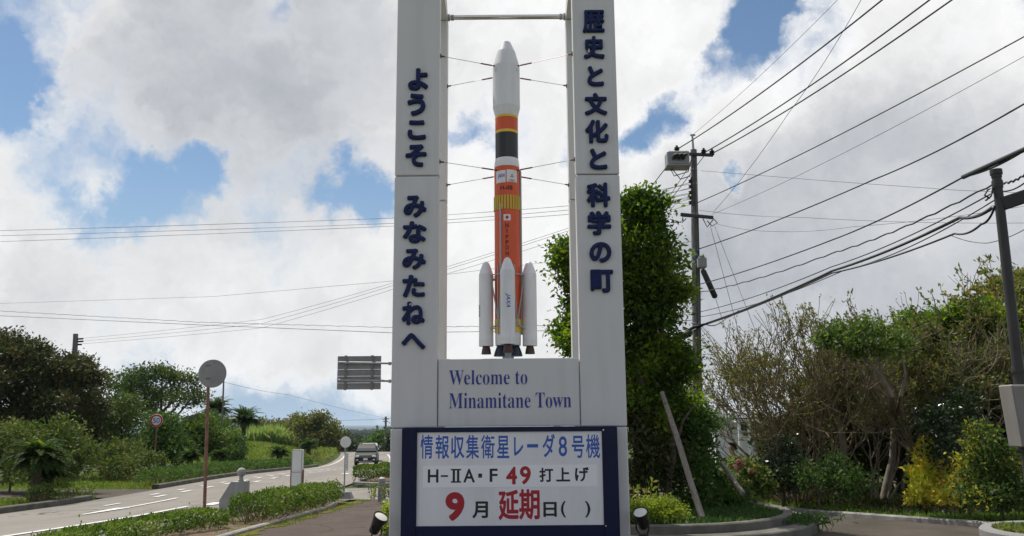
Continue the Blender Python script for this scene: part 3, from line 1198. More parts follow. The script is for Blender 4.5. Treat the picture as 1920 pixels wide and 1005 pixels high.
# ------------------------------------------------------------------ the welcome monument
M_COLUMN = mat('column_paint', (.655, .65, .64), .55, var=.03, scale=1.2, stretch=(2.5, 2.5, .25), dirt=((.44, .43, .39), .30, 1.3, (3.5, 3.5, .35)), spec=.35, bump=.04, bscale=60)
M_COLUMN_IN = mat('column_joint', (.08, .08, .08), .9)
M_BLUE_LETTER = mat('blue_letter', (.008, .019, .085), .6, spec=.25, var=.2, scale=9, chips=((.55, .56, .58), .715, 7.0))
M_NAVY = mat('navy_frame', (.004, .009, .042), .45, var=.15, scale=3, spec=.25)
M_BOARD = mat('board_white', (.80, .80, .81), .35, var=.03, scale=2, dirt=((.60, .59, .56), .35, 2.2, (2, 2, .5)))
M_PAPER = mat('paper_strip', (.90, .90, .91), .6)
M_PAPER_PINK = mat('paper_pinkish', (.86, .80, .84), .6)
M_INK_BLUE = mat('ink_blue', (.03, .11, .46), .5, var=.1, scale=20)
M_INK_BLACK = mat('ink_black', (.012, .012, .014), .5)
M_INK_RED = mat('ink_red', (.40, .012, .022), .5)
M_INK_WELCOME = mat('ink_welcome', (.022, .035, .26), .45)
M_STEEL = mat('stainless_steel', (.62, .61, .60), .22, metal=1.0, var=.06, scale=6)
M_WIRE = mat('stay_wire', (.26, .22, .19), .5, metal=.6)
M_RUST = mat('rusty_steel', (.16, .075, .045), .85, var=.4, scale=12, bump=.3)
M_GALV = mat('galvanised_steel', (.33, .34, .35), .5, metal=.5, var=.15, scale=5)

XL0, XL1, XR0, XR1 = -1.677, -1.045, 0.930, 1.557
YF, DF, YB, DB = 12.0, .24, 13.42, .30
monument = thing('welcome_monument', 'tall white four-legged welcome monument with blue raised characters and a message board', 'monument', ((XL0 + XR1) / 2, YF + .1, 0))
ZTOP = 8.75


def column(x0, x1, seams):
    mb = MB()
    g = .012

    def stack(y0, y1, zs):
        for a, b in zip(zs[:-1], zs[1:]):
            mb.bbox(x0, x1, y0, y1, a + g / 2, b - g / 2, .014)
        mb.box(x0 + .03, x1 - .03, y0 + .02, y1 - .02, zs[0], zs[-1] - .05, 1)

    stack(YF, YF + DF, [-.1] + seams + [ZTOP])
    stack(YB, YB + DB, [-.1] + seams + [8.32])
    # the head that leans over from the rear leg to the front one
    M = Matrix(((0, 0, 1, 0), (1, 0, 0, 0), (0, 1, 0, 0), (0, 0, 0, 1)))       # (y,z) outline drawn along x
    mb.prism([(YB + DB, 8.325), (YB, 8.325), (YF + DF + .002, 8.50), (YF + DF + .002, ZTOP), (YB - .3, ZTOP)], x0, x1, 0, M)
    return mb


SEAMS = [at(780, 803, YF).z, at(780, 329.5, YF).z]
left_col = column(XL0, XL1, SEAMS).build('column', [M_COLUMN, M_COLUMN_IN], monument)
right_col = column(XR0, XR1, SEAMS).build('column', [M_COLUMN, M_COLUMN_IN], monument)
LEFT_CH = [('よ', 765.4, 129.8, 802.9, 170.4), ('う', 764, 176.8, 798, 217.7), ('こ', 764.6, 227, 799, 263), ('そ', 760.7, 272, 800, 313.5),
           ('み', 757, 367.4, 800, 408.5), ('な', 755.6, 415.7, 800, 456.7), ('み', 754.6, 467, 799, 506), ('た', 755, 516, 797, 557.6), ('ね', 753.6, 566, 797, 609.4), ('へ', 753, 625, 798, 655.4)]
RIGHT_CH = [('歴', 1092, 21, 1133, 62.4), ('史', 1094, 69.6, 1133, 111), ('と', 1101, 125.5, 1131.6, 162.6), ('文', 1096, 176, 1138, 217), ('化', 1097, 226, 1140.5, 269), ('と', 1105, 280, 1138, 318.6),
            ('科', 1099.6, 343.6, 1144, 389), ('学', 1101, 396.5, 1145.5, 441.5), ('の', 1105, 454.6, 1146, 493), ('町', 1107, 506, 1149.5, 549)]
for colu, chars in ((left_col, LEFT_CH), (right_col, RIGHT_CH)):
    for (s, u0, v0, u1, v1) in chars:
        mb = MB()
        letter_px(mb, s, u0, v0, u1, v1, YF, .045, bold=.034 if s in '歴機' else .046)
        mb.build('raised_character', M_BLUE_LETTER, colu)

# the panel with the town's name between the columns
zt, zb = at(954, 672, YF + .03).z, at(954, 799, YF + .03).z
mb = MB().bbox(XL1 + .012, XR0 - .012, YF + .035, YF + .20, zb, zt, .008)
panel = mb.build('name_panel', M_COLUMN, monument)


def serif(s):
    """bold serif letters"""
    out = ''
    for ch in s:
        if 'A' <= ch <= 'Z':
            out += chr(0x1D400 + ord(ch) - 65)
        elif 'a' <= ch <= 'z':
            out += chr(0x1D41A + ord(ch) - 97)
        else:
            out += ch
    return out


mb = MB()
letter_px(mb, serif('Welcome to'), 841.8, 694, 988.7, 721, YF + .035, .006, bold=-.008)
letter_px(mb, serif('Minamitane Town'), 842, 736, 1071, 765, YF + .035, .006, bold=-.008)
mb.build('lettering', M_INK_WELCOME, panel)

# message board in its navy case on the front of the columns
YBD = YF - .20
bx0, bx1 = at(752.5, 900, YBD).x, at(1160, 900, YBD).x
bz1, bz0 = at(954, 800.5, YBD).z, -.02
wx0, wx1 = at(781, 900, YBD).x, at(1130.5, 900, YBD).x
wz1, wz0 = at(955, 809.5, YBD).z, at(955, 985.5, YBD).z
mb = MB()
mb.bbox(bx0, bx1, YBD + .02, YF - .004, bz0, bz1, .006)
for (a, b, c, d) in ((bx0, wx0, bz0, bz1), (wx1, bx1, bz0, bz1), (wx0, wx1, wz1, bz1), (wx0, wx1, bz0, wz0)):
    mb.bbox(a + .0005, b - .0005, YBD - .012, YBD + .018, c + .001, d - .001, .005)
mb.box(wx0 - .012, wx0 + .004, YBD - .02, YBD - .013, wz0 - .01, wz1 + .01)
board = mb.build('message_board', M_NAVY, monument)
yw = YBD + .012
mb = MB().box(wx0, wx1, yw, yw + .006, wz0, wz1)
sheet_o = mb.build('white_sheet', M_BOARD, board)
mb = MB()
for (zz) in (wz0 - .012, wz1 + .014):
    mb.tube([(wx1 + .02, YBD - .016, zz), (wx1 + .02, YBD - .03, zz)], .012, 8)
mb.each('hinge_pin', M_STEEL, board)


def bpx(x, y):
    """a position on the enlarged view of the board -> photograph pixel"""
    return 770 + x / 4.571, 800 + y / 4.571


def put_text(mb, s, x0, y0, x1, y1, bold, dep=.0015, mi=0, y=None):
    a, b = bpx(x0, y0), bpx(x1, y1)
    letter_px(mb, s, a[0], a[1], b[0], b[1], y if y is not None else yw, dep, bold, mi)


def paper(x0, y0, x1, y1, m_, name):
    a, b = bpx(x0, y0), bpx(x1, y1)
    p, q, r_, s_ = at(a[0], (a[1] + b[1]) / 2, yw), at(b[0], (a[1] + b[1]) / 2, yw), at((a[0] + b[0]) / 2, a[1], yw), at((a[0] + b[0]) / 2, b[1], yw)
    return MB().box(p.x, q.x, yw - .0022, yw - .0005, s_.z, r_.z).build(name, m_, board)


paper(105, 330, 1600, 517, M_PAPER, 'paper_strip')
paper(748, 530, 1107, 803, M_PAPER_PINK, 'paper_strip')
mb = MB()
for s, x0, y0, x1, y1, b in (('情', 85, 70, 190, 275, .014), ('報', 213, 72, 330, 275, .014), ('収', 345, 80, 460, 272, .018), ('集', 475, 70, 585, 275, .014), ('衛', 603, 72, 720, 272, .012),
                             ('星', 740, 78, 845, 270, .016), ('レ', 885, 90, 965, 250, .022), ('ー', 998, 148, 1092, 180, .01), ('ダ', 1130, 62, 1237, 262, .02), ('8', 1268, 82, 1340, 255, .012),
                             ('号', 1380, 78, 1487, 268, .016), ('機', 1503, 64, 1622, 270, .012)):
    put_text(mb, s, x0, y0, x1, y1, b)
yp = yw - .0022
for s, x0, y0, x1, y1, b in (('H', 147, 366, 238, 480, .018), ('A', 452, 362, 550, 478, .018), ('F', 677, 360, 745, 474, .018), ('打', 1103, 352, 1222, 474, .028), ('上', 1247, 350, 1366, 470, .028), ('げ', 1408, 346, 1527, 470, .028)):
    put_text(mb, s, x0, y0, x1, y1, b, .0012, 1, yp)
for (x0, y0, x1, y1) in ((258, 416, 320, 430), (580, 402, 612, 437), (345, 362, 432, 374), (345, 468, 432, 480), (360, 374, 380, 468), (397, 374, 417, 468)):
    a, b = bpx(x0, y0), bpx(x1, y1)
    p, q = at(a[0], a[1], yp), at(b[0], b[1], yp)
    mb.box(p.x, q.x, yp - .0012, yp, q.z, p.z, 1)
for s, x0, y0, x1, y1, b in (('4', 818, 343, 912, 495, .035), ('9', 936, 338, 1030, 495, .03)):
    put_text(mb, s, x0, y0, x1, y1, b, .0012, 2, yp)
for s, x0, y0, x1, y1, b in (('延', 752, 540, 927, 801, .03), ('期', 929, 535, 1106, 797, .026)):
    put_text(mb, s, x0, y0, x1, y1, b, .0012, 2, yp)
put_text(mb, '9', 297, 560, 462, 808, .045, mi=2)
put_text(mb, '月', 528, 640, 663, 785, .03, mi=1)
put_text(mb, '日', 1137, 645, 1252, 773, .03, mi=1)
put_text(mb, '(', 1287, 637, 1330, 778, .02, mi=1)
put_text(mb, ')', 1495, 637, 1540, 778, .02, mi=1)
mb.build('lettering', [M_INK_BLUE, M_INK_BLACK, M_INK_RED], board)

# cross bar between the rear legs
zbar = at(950, 31, YB + .1).z
mb = MB()
mb.tube([(XL1 + .01, YB + .12, zbar), (XR0 - .01, YB + .12, zbar)], .041, 16)
bar = mb.build('cross_bar', M_STEEL, monument, 40)
mb = MB()
for x in (XL1 + .004, XR0 - .034):
    mb.tube([(x, YB + .12, zbar), (x + .03, YB + .12, zbar)], .062, 16)
for x in (XL1 + .05, XR0 - .1):
    mb.tube([(x, YB + .12, zbar), (x + .05, YB + .12, zbar)], .052, 16)
mb.each('flange', M_GALV, bar, 40)

# ------------------------------------------------------------------ the model rocket
YR = 12.84
M_WHITE = mat('rocket_white', (.78, .78, .79), .35, var=.03, scale=3, dirt=((.5, .49, .46), .3, 2.5, (4, 4, .3)), spec=.5)
M_ORANGE = mat('rocket_orange', (.72, .098, .022), .4, var=.07, scale=2.5, dirt=((.40, .065, .025), .4, 2, (5, 5, .3)))
M_YELLOW = mat('rocket_yellow', (.82, .55, .04), .45)
M_GREENY = mat('rocket_ribs', (.58, .47, .045), .5)
M_BLACK = mat('rocket_black', (.010, .010, .011), .3, spec=.6)
M_NOZ = mat('nozzle_brown', (.075, .04, .035), .5, metal=.2)
M_NOZB = mat('nozzle_blue', (.03, .045, .075), .4, metal=.3)
M_GREYP = mat('rocket_grey', (.40, .40, .40), .5)
M_RED = mat('flag_red', (.45, .03, .03), .5)


def zv(v):
    return at(950, v, YR).z


RX = (at(948.7, 100, YR).x + at(951.5, 450, YR).x) / 2
kx = YR / FPX * 1.0


def hw(v, p):
    """a half width in pixels at image height v -> metres"""
    return (at(950 + p, v, YR) - at(950, v, YR)).length


rocket = thing('rocket_model', 'orange and white model rocket with white side boosters, stayed between the monument columns', 'model rocket', (RX, YR, zt))
RR_ = hw(450, 24.0)
RT = hw(260, 21.4)
RFa = hw(160, 25.4)
fair = [(hw(80, 5.5), zv(78.8)), (hw(82, 8.6), zv(80.5)), (hw(99, 17.2), zv(98.5)), (hw(119, 23.4), zv(119.5)), (RFa, zv(126.5)), (RFa, zv(198)), (RFa * 1.008, zv(203)), (RT, zv(220.5))]
o = MB().lathe(fair[::-1], (RX, YR, 0), 40).build('fairing', M_WHITE, rocket, 7)
mb = MB()
for sx in (-1, 1):
    for (vv, s_) in ((130, 1), (146, -1)):
        a = rad(52)
        c = Vector((RX + sx * RFa * math.sin(a) * .99, YR - s_ * RFa * math.cos(a) * .99, zv(vv + 5)))
        mb.lathe([(.004, -.05), (.022, -.035), (.026, 0), (.02, .035), (.006, .05)], c, 10)
mb.each('stay_boss', M_WHITE, o, 40)
bands = [('upper_stage', [(RT, zv(221), M_YELLOW), (RT, zv(223.3), M_ORANGE), (RT, zv(248), M_YELLOW), (RT, zv(253.3), M_BLACK), (RT, zv(299), None)])]
ms_ = [M_YELLOW, M_ORANGE, M_BLACK]
mb = MB()
for i, (va, vb) in enumerate(((221, 224.5), (224.5, 248), (248, 253), (253, 299.5))):
    mb.lathe([(RT + (.002 if i % 2 == 0 else 0), zv(vb) + .0005), (RT + (.002 if i % 2 == 0 else 0), zv(va))], (RX, YR, 0), 40, (0, 1, 0, 2)[i])
mb.build('upper_stage', ms_, rocket, 30)
MB().lathe([(RR_, zv(316)), (RR_ * .995, zv(311)), (RT * 1.03, zv(301)), (RT, zv(299.7))], (RX, YR, 0), 40).build('interstage', M_WHITE, rocket, 30)
core = MB()
core.lathe([(RR_, zv(600)), (RR_, zv(316.2))], (RX, YR, 0), 48, 0)
core = core.build('core_stage', [M_ORANGE], rocket, 30)
mb = MB()
for k in range(28):
    a = 2 * math.pi * k / 28
    plate_on_drum(mb, (RX, YR), RR_, a, a + 2 * math.pi / 28 * .6, zv(397), zv(371), .010, 2)
mb.build('ribbed_band', M_GREENY, core)
MB().lathe([(RR_ + .004, zv(624)), (RR_ + .004, zv(600))], (RX, YR, 0), 48).build('yellow_band', M_YELLOW, core, 30)
MB().lathe([(RR_ * .97, zv(648)), (RR_ * .985, zv(640)), (RR_ * .985, zv(624.3))], (RX, YR, 0), 48).build('engine_skirt', M_WHITE, core, 30)


def ang(u, r, v):
    """angle on the drum facing the camera for a picture column"""
    return math.asin(max(-1, min(1, (at(u, v, YR - r).x - RX) / r)))


mb = MB()
plate_on_drum(mb, (RX, YR), RR_, ang(930.5, RR_, 337), ang(948, RR_, 337), zv(348), zv(325.5), .002, 6)
plate_on_drum(mb, (RX, YR), RR_, ang(950, RR_, 337), ang(969.2, RR_, 337), zv(347), zv(324.5), .002, 6)
plate_on_drum(mb, (RX, YR), RR_, ang(944.2, RR_, 413), ang(957.5, RR_, 413), zv(418.6), zv(407.3), .002, 5)
mb.each('white_plate', M_WHITE, core)
mb = MB()
cR = (RX, YR)
letter_on_drum(mb, 'JAXA', cR, RR_ + .002, ang(939.3, RR_, 337), hw(337, 7.4) * 2, zv(340.5), zv(332), .002, .02, 0, shear=.35)
mb.build('blue_emblem', M_INK_BLUE, core)
mb = MB()


def rhomb(cx_, z_, a, L_=.034, w=.012):
    th0, r = ang(cx_, RR_, 337), RR_ + .0035
    pts = [(0, 0), (w, L_ * .5), (0, L_), (-w, L_ * .5)]
    vs = []
    for (x, y) in pts:
        X_, Y_ = x * math.cos(a) - y * math.sin(a), x * math.sin(a) + y * math.cos(a)
        t = th0 + X_ / r
        vs.append((RX + r * math.sin(t), YR - r * math.cos(t), zv(z_) + Y_))
    vs += [(x + (RX - x) * .006, y + (YR - y) * .006, z) for x, y, z in vs]
    mb.add(vs, [(0, 1, 2, 3), (4, 7, 6, 5), (0, 4, 5, 1), (1, 5, 6, 2), (2, 6, 7, 3), (3, 7, 4, 0)])


for a in (0, 2.094, -2.094):
    rhomb(960, 336, a)
for a_ in range(4):
    letter_on_drum(mb, '三菱重工'[a_], cR, RR_ + .002, ang(955.3 + a_ * 3.0, RR_, 343), hw(343, 1.2) * 2, zv(345.5), zv(342.8), .002, .0, 1)
letter_on_drum(mb, '●', cR, RR_ + .002, ang(950.9, RR_, 413), hw(413, 3.0) * 2, zv(416), zv(410), .002, 0, 2)
letter_on_drum(mb, 'H-IIB', cR, RR_, ang(949.6, RR_, 358), hw(358, 11.6) * 2, zv(361.8), zv(354), .002, .02, 1)
for ch, v0, v1, w in (('N', 423.5, 432.2, 3.0), ('I', 434, 442, .9), ('P', 445.4, 452.4, 2.7), ('P', 455.2, 462.8, 2.7), ('O', 465, 472.8, 3.1), ('N', 476, 483.6, 3.0)):
    letter_on_drum(mb, ch, cR, RR_, ang(950.8, RR_, 450), hw(450, w) * 2, zv(v1), zv(v0), .002, .025, 1)
mb.build('lettering', [M_RED, M_INK_BLACK, M_RED], core)
mb = MB()
for (u, va, vb, r_) in ((938.3, 386, 628, .014),):
    a = ang(u, RR_ + .01, 450)
    x, y = RX + (RR_ + .008) * math.sin(a), YR - (RR_ + .008) * math.cos(a)
    mb.tube([(x, y, zv(va)), (x, y, zv(va) - .03), (x, y, zv(vb))], [r_ * .3, r_, r_], 10)
a = rad(88)
x, y = RX + (RR_ + .012) * math.sin(a), YR - (RR_ + .012) * math.cos(a)
mb.tube([(x, y, zv(318)), (x, y, zv(324)), (x, y, zv(628))], [.006, .017, .017], 10)
for a in (rad(30), rad(-45)):
    x, y = RX + (RR_ + .008) * math.sin(a), YR - (RR_ + .008) * math.cos(a)
    mb.tube([(x, y, zv(500)), (x, y, zv(628))], .012, 8)
mb.each('duct', M_GREYP, core, 40)
# main engines and the post that carries the model
for sx in (-1, 1):
    c = (RX + sx * .115, YR, 0)
    MB().lathe([(.10, zv(668)), (.085, zv(660)), (.055, zv(650)), (.045, zv(645))], c, 20).build('engine_nozzle', M_NOZB, rocket, 40)
MB().lathe([(.085, zt - .02), (.085, zv(660)), (.06, zv(646))], (RX, YR, 0), 20).build('support_post', M_GALV, rocket, 40)

# four boosters
rb = hw(570, 13.55)
off = RR_ + rb + .022
for k, (sx, sy) in enumerate(((0, -1), (-1, 0), (1, 0), (0, 1))):
    c = (RX + sx * off, YR + sy * off, 0)
    mb = MB()
    z_ = lambda v: zv(v)
    mb.lathe([(rb, z_(649)), (rb * 1.0, z_(638)), (rb * 1.012, z_(637.4)), (rb, z_(636.8)), (rb, z_(618.4)), (rb * .985, z_(618.1)), (rb, z_(617.8)), (rb, z_(525.4)), (rb * .985, z_(525.1)), (rb, z_(524.8)), (rb, z_(519)),
              (rb * .985, z_(514.4)), (rb * .985, z_(514.1)), (rb * .97, z_(513.8)), (rb * .74, z_(504)), (rb * .5, z_(495.5)), (rb * .36, z_(492.3)), (rb * .16, z_(490.4))], c, 32)
    bo = mb.build('booster', M_WHITE, rocket, 25)
    MB().lathe([(rb * .68, z_(664)), (rb * .6, z_(656)), (rb * .46, z_(648.5))], c, 20).build('nozzle', M_NOZ, bo, 40)
    if sy == -1:
        mb = MB()
        letter_on_drum(mb, 'JAXA', c, rb, rad(2), hw(570, 4.6) * 2, z_(583), z_(557), .002, .02, 0, turn=True, shear=.35)
        mb.build('blue_emblem', M_INK_BLUE, bo)
    elif sx == -1:
        mb = MB()
        letter_on_drum(mb, 'JAXA', c, rb, rad(-72), hw(570, 4.2) * 2, z_(594), z_(570), .002, .02, 0, turn=True, shear=.35)
        mb.build('black_emblem', M_INK_BLACK, bo)
    # struts from the booster to the core
    mb = MB()
    px_, py_ = -sy, sx
    for s_ in (-1, 1):
        b0 = Vector((c[0] + px_ * s_ * rb * .75 - sx * rb * .66, c[1] + py_ * s_ * rb * .75 - sy * rb * .66, z_(517)))
        ctr = Vector((RX + px_ * s_ * RR_ * .72 + sx * RR_ * .70, YR + py_ * s_ * RR_ * .72 + sy * RR_ * .70, z_(517)))
        low = ctr.copy()
        low.z = z_(609)
        mb.tube([b0, ctr], .010, 7)
        mb.tube([b0, low], .011, 7)
        b1 = b0.copy()
        b1.z = z_(617)
        mb.tube([b1, low], .012, 7)
        mb.box(low.x - .025, low.x + .025, low.y - .025, low.y + .025, z_(613), z_(606))
    mid = Vector((RX + sx * RR_ * .97, YR + sy * RR_ * .97, 0))
    mid2 = Vector((c[0] - sx * rb * .97, c[1] - sy * rb * .97, 0))
    mb.tube([(mid.x, mid.y, z_(524)), (mid2.x, mid2.y, z_(524))], .02, 8)
    mb.each('strut', M_GREYP, bo, 40)

# eight stay wires with turnbuckles from the columns to the rocket
for (sx, front, uc, vc, ur, vr) in ((-1, 1, 828, 105, 930, 124), (1, 1, 1068, 101, 970, 124), (-1, 0, 838, 162, 924, 145), (1, 0, 1064, 161, 974, 146),
                                    (-1, 1, 827, 303, 925, 319), (1, 1, 1074, 299, 974, 319), (-1, 0, 838, 347, 924, 331), (1, 0, 1066, 347, 975, 331)):
    yc = YF + DF - .10 if front else YB + .08
    z1 = at(uc, vc, yc).z
    yr = YR + (-.12 if front else .12)
    z2 = at(ur, vr, yr).z
    R_ = RFa if vc < 200 else RR_
    A_ = Vector((XL1 if sx < 0 else XR0, yc, z1))
    d_ = (Vector((RX, YR, 0)) - Vector((A_.x, A_.y, 0))).normalized()
    B_ = Vector((RX, YR, z2)) - d_ * (R_ - .004)
    B_.z = z2
    w = MB().tube([A_, B_], .004, 6).build('stay_wire', M_WIRE, monument)
    t_ = (B_ - A_).normalized()
    L_ = (B_ - A_).length
    MB().tube([A_ + t_ * (L_ * .72), A_ + t_ * (L_ * .74), A_ + t_ * (L_ * .93), A_ + t_ * (L_ * .95)], [.005, .011, .011, .005], 6).build('turnbuckle', M_RUST, w)
    MB().box(min(A_.x, A_.x - sx * .014), max(A_.x, A_.x - sx * .014), A_.y - .035, A_.y + .035, z1 - .022, z1 + .022).build('wall_bracket', M_RUST, w)
    MB().tube([A_ + t_ * .01, A_ + t_ * .07], .013, 6).tube([B_ - t_ * .04, B_], .013, 6).each('shackle', M_RUST, w)


# ------------------------------------------------------------------ floodlights at the monument's feet
M_CAN = mat('black_can', (.018, .017, .016), .5, var=.3, scale=10)
M_LENS = mat('frosted_lens', (.75, .74, .66), .3, spec=.6)
M_CONC = mat('grey_concrete', (.26, .255, .245), .9, var=.2, scale=4, bump=.5, bscale=60, dirt=((.09, .09, .08), .6, 3, None))


def floodlight(u, v, Y, tilt, lean, label):
    """(u,v): middle of the lens in the photograph"""
    p = at(u, v, Y)
    t = thing('floodlight', label, 'floodlight', (p.x, p.y, p.z - .3))
    d = Vector((lean, tilt[0], tilt[1])).normalized()
    q = d.to_track_quat('Z', 'Y').to_matrix().to_4x4()
    M = Matrix.Translation(p) @ q
    h = MB()
    h.lathe([(.055, -.25), (.065, -.235), (.07, -.18), (.078, -.12), (.098, -.015), (.104, -.012), (.104, .012), (.094, .012), (.092, -.006)], (0, 0, 0), 24, M=M)
    h.build('housing', M_CAN, t, 35)
    MB().lathe([(.090, -.004), (.088, .002), (.06, .008), (.02, .010)], (0, 0, 0), 24, M=M).build('lens', M_LENS, t, 40)
    b = p - d * .22
    k = MB()
    for s in (-1, 1):
        e = M @ Vector((s * .085, 0, -.13))
        k.tube([e, e - Vector((0, 0, .12)), Vector((b.x + s * .04, b.y, p.z - .30))], .010, 6)
    k.lathe([(.07, p.z - .335), (.07, p.z - .30), (.045, p.z - .285)], (b.x, b.y, 0), 14)
    k.build('bracket', M_CAN, t, 40)
    MB().bbox(b.x - .085, b.x + .085, b.y - .09, b.y + .09, -.12, p.z - .333, .012).build('concrete_foot', M_CONC, t)
    return t


floodlight(714.5, 969, 11.7, (-.36, .8), .45, 'black floodlight at the foot of the left column, lens tilted up')
floodlight(1200.5, 961, 11.75, (-.55, .8), -.25, 'black floodlight at the foot of the right column, pale lens facing us')

# ------------------------------------------------------------------ signs on the left
M_POLE_BROWN = mat('rust_brown_pole', (.20, .095, .06), .75, var=.3, scale=7, dirt=((.30, .22, .17), .5, 6, None))
M_SIGN_BACK = mat('sign_back', (.235, .235, .235), .55, metal=.2, var=.1, scale=3, dirt=((.45, .45, .44), .35, 4, None))
M_SIGN_WHITE = mat('sign_white', (.75, .75, .74), .5, dirt=((.5, .5, .48), .3, 5, None))
M_SIGN_RED = mat('sign_red', (.50, .03, .02), .5)
M_SIGN_BLUE = mat('sign_blue', (.06, .12, .42), .5)


def round_sign_back():
    Y = 18.6
    top, c = at(392, 674, Y), at(399, 700.5, Y)
    g = hz(c.x - .06, Y)
    t = thing('round_sign', 'grey back of a round road sign on a rusty brown pole by the hedge', 'road sign', (c.x - .1, Y, g))
    foot = at(383.5, 947, Y)
    p0 = Vector((foot.x - .005, Y, g - .2))
    p1 = at(391.8, 683, Y)
    MB().tube([p0, foot, p1, p1 + Vector((0, 0, .02))], [.036, .035, .034, .02], 12).build('pole', M_POLE_BROWN, t, 40)
    r = at(425.5, 700, Y).x - c.x
    M = Matrix.Translation((c.x, Y - .05, c.z)) @ Matrix.Rotation(rad(90), 4, 'X')
    MB().lathe([(r * .96, -.03), (r, -.026), (r, -.02), (r * .985, -.012), (r * .97, -.012)], (0, 0, 0), 40, M=M).build('disc', M_SIGN_BACK, t, 30)
    mb = MB()
    for z in (c.z + r * .55, c.z - r * .35):
        mb.bbox(c.x - r * .75, c.x + r * .78, Y - .035, Y - .024, z - .018, z + .018, .003)
    mb.each('back_rail', M_GALV, t)
    mb = MB()
    for z in (c.z + r * .55, c.z - r * .35):
        x = p0.x + (p1.x - p0.x) * (z - p0.z) / (p1.z - p0.z)
        mb.bbox(x - .05, x + .05, Y - .045, Y + .045, z - .014, z + .014, .004)
    mb.each('clamp', M_POLE_BROWN, t)


round_sign_back()


def speed_sign():
    Y = 43.0
    c = at(293.5, 788.5, Y)
    g = hz(c.x, Y)
    t = thing('speed_limit_sign', 'round speed limit sign reading 50 with red border on a thin pole', 'road sign', (c.x, Y, g))
    MB().tube([(c.x, Y + .05, g - .2), (c.x, Y + .05, c.z + .3)], .036, 10).build('pole', M_POLE_BROWN, t, 40)
    M = Matrix.Translation((c.x, Y, c.z)) @ Matrix.Rotation(rad(90), 4, 'X')
    d = MB().lathe([(.31, -.008), (.315, .0), (.31, .012), (.30, .014)], (0, 0, 0), 40, M=M)
    d = d.build('disc', M_SIGN_WHITE, t, 30)
    mb = MB()
    n = 48
    vs, fs = [], []
    for k in range(n):
        a = 2 * math.pi * k / n
        for r in (.225, .305):
            for y in (-.0225, -.012):
                vs.append((c.x + r * math.cos(a), Y + y, c.z + r * math.sin(a)))
    for k in range(n):
        a, b = k * 4, (k + 1) % n * 4
        fs += [(a, a + 2, b + 2, b), (a, b, b + 1, a + 1), (a + 2, a + 3, b + 3, b + 2)]
    mb.add(vs, fs)
    mb.build('red_border', M_SIGN_RED, d)
    mb = MB()
    letter_on_wall(mb, '50', c.x - .17, c.x + .17, c.z - .125, c.z + .125, Y - .0142, .004, .014)
    mb.build('lettering', M_SIGN_BLUE, d)


speed_sign()


def gate_stone():
    Y = 19.6
    x0, x1 = at(411, 940, Y).x, at(456, 940, Y).x
    xm = at(438, 905, Y).x
    zt_, zb_ = at(447, 903.5, Y).z, hz((x0 + x1) / 2, Y)
    zs = at(418, 938, Y).z
    t = thing('stone_marker', 'pale stone marker with a sloping shoulder and a round ball on top', 'stone marker', ((x0 + x1) / 2, Y, zb_))
    M_ST = mat('pale_stone', (.30, .305, .30), .8, var=.12, scale=5, dirt=((.2, .2, .19), .5, 4, (3, 3, .5)), bump=.2)
    xk = at(433, 904, Y).x
    M = Matrix(((1, 0, 0, 0), (0, 0, 1, 0), (0, 1, 0, 0), (0, 0, 0, 1)))
    mb = MB()
    mb.prism([(x0, zb_ - .1), (x1, zb_ - .1), (x1, zt_), (xk, zt_), (x0, zs)], Y, Y + .42, 0, M)
    mb.build('plinth', M_ST, t)
    c = at(447.5, 886.5, Y)
    r = 8.3 * Y / FPX
    prof = [(r * .62, zt_ + .001), (r * .6, zt_ + .025), (r * .45, zt_ + .04), (r * .42, c.z - r * .85)] + [(r * math.sin(a), c.z - r * math.cos(a)) for a in np.linspace(.45, 3.05, 14)]
    MB().lathe(prof, (c.x, Y + .2, 0), 24).build('stone_ball', M_ST, t, 40)


gate_stone()


def box_sign():
    Y = 25.6
    x0, x1 = at(546.5, 880, Y).x, at(565.5, 880, Y).x
    zt_, zb_ = at(556, 843.5, Y).z, at(556, 912, Y).z
    zm = at(556, 884, Y).z
    t = thing('box_sign', 'narrow white upright box sign in a grey frame between hedge and road', 'sign', ((x0 + x1) / 2, Y, hz((x0 + x1) / 2, Y)))
    mb = MB()
    mb.bbox(x0, x1, Y, Y + .22, zb_, zm - .012, .012)
    mb.bbox(x0, x1, Y, Y + .22, zm + .012, zt_, .012)
    mb.box(x0 + .02, x1 - .02, Y + .02, Y + .2, zb_ + .02, zt_ - .02)
    b = mb.build('cabinet', M_SIGN_WHITE, t)
    f = MB()
    for x in (x0 - .045, x1 + .012):
        f.bbox(x, x + .033, Y + .06, Y + .13, hz(x, Y) - .1, zm + .05, .004)
    f.bbox(x0 - .012, x1 + .012, Y + .08, Y + .11, zb_ - .05, zb_ - .002, .003)
    f.each('frame', M_POLE_BROWN, t)
    e = MB()
    for (a, c) in ((zm + .02, zt_), (zb_, zm - .02)):
        e.box(x0 - .006, x0 + .012, Y - .006, Y + .004, a, c)
        e.box(x1 - .012, x1 + .006, Y - .006, Y + .004, a, c)
        e.box(x0 + .012, x1 - .012, Y - .006, Y + .004, c - .018, c)
    e.each('trim', M_GALV, b)


box_sign()


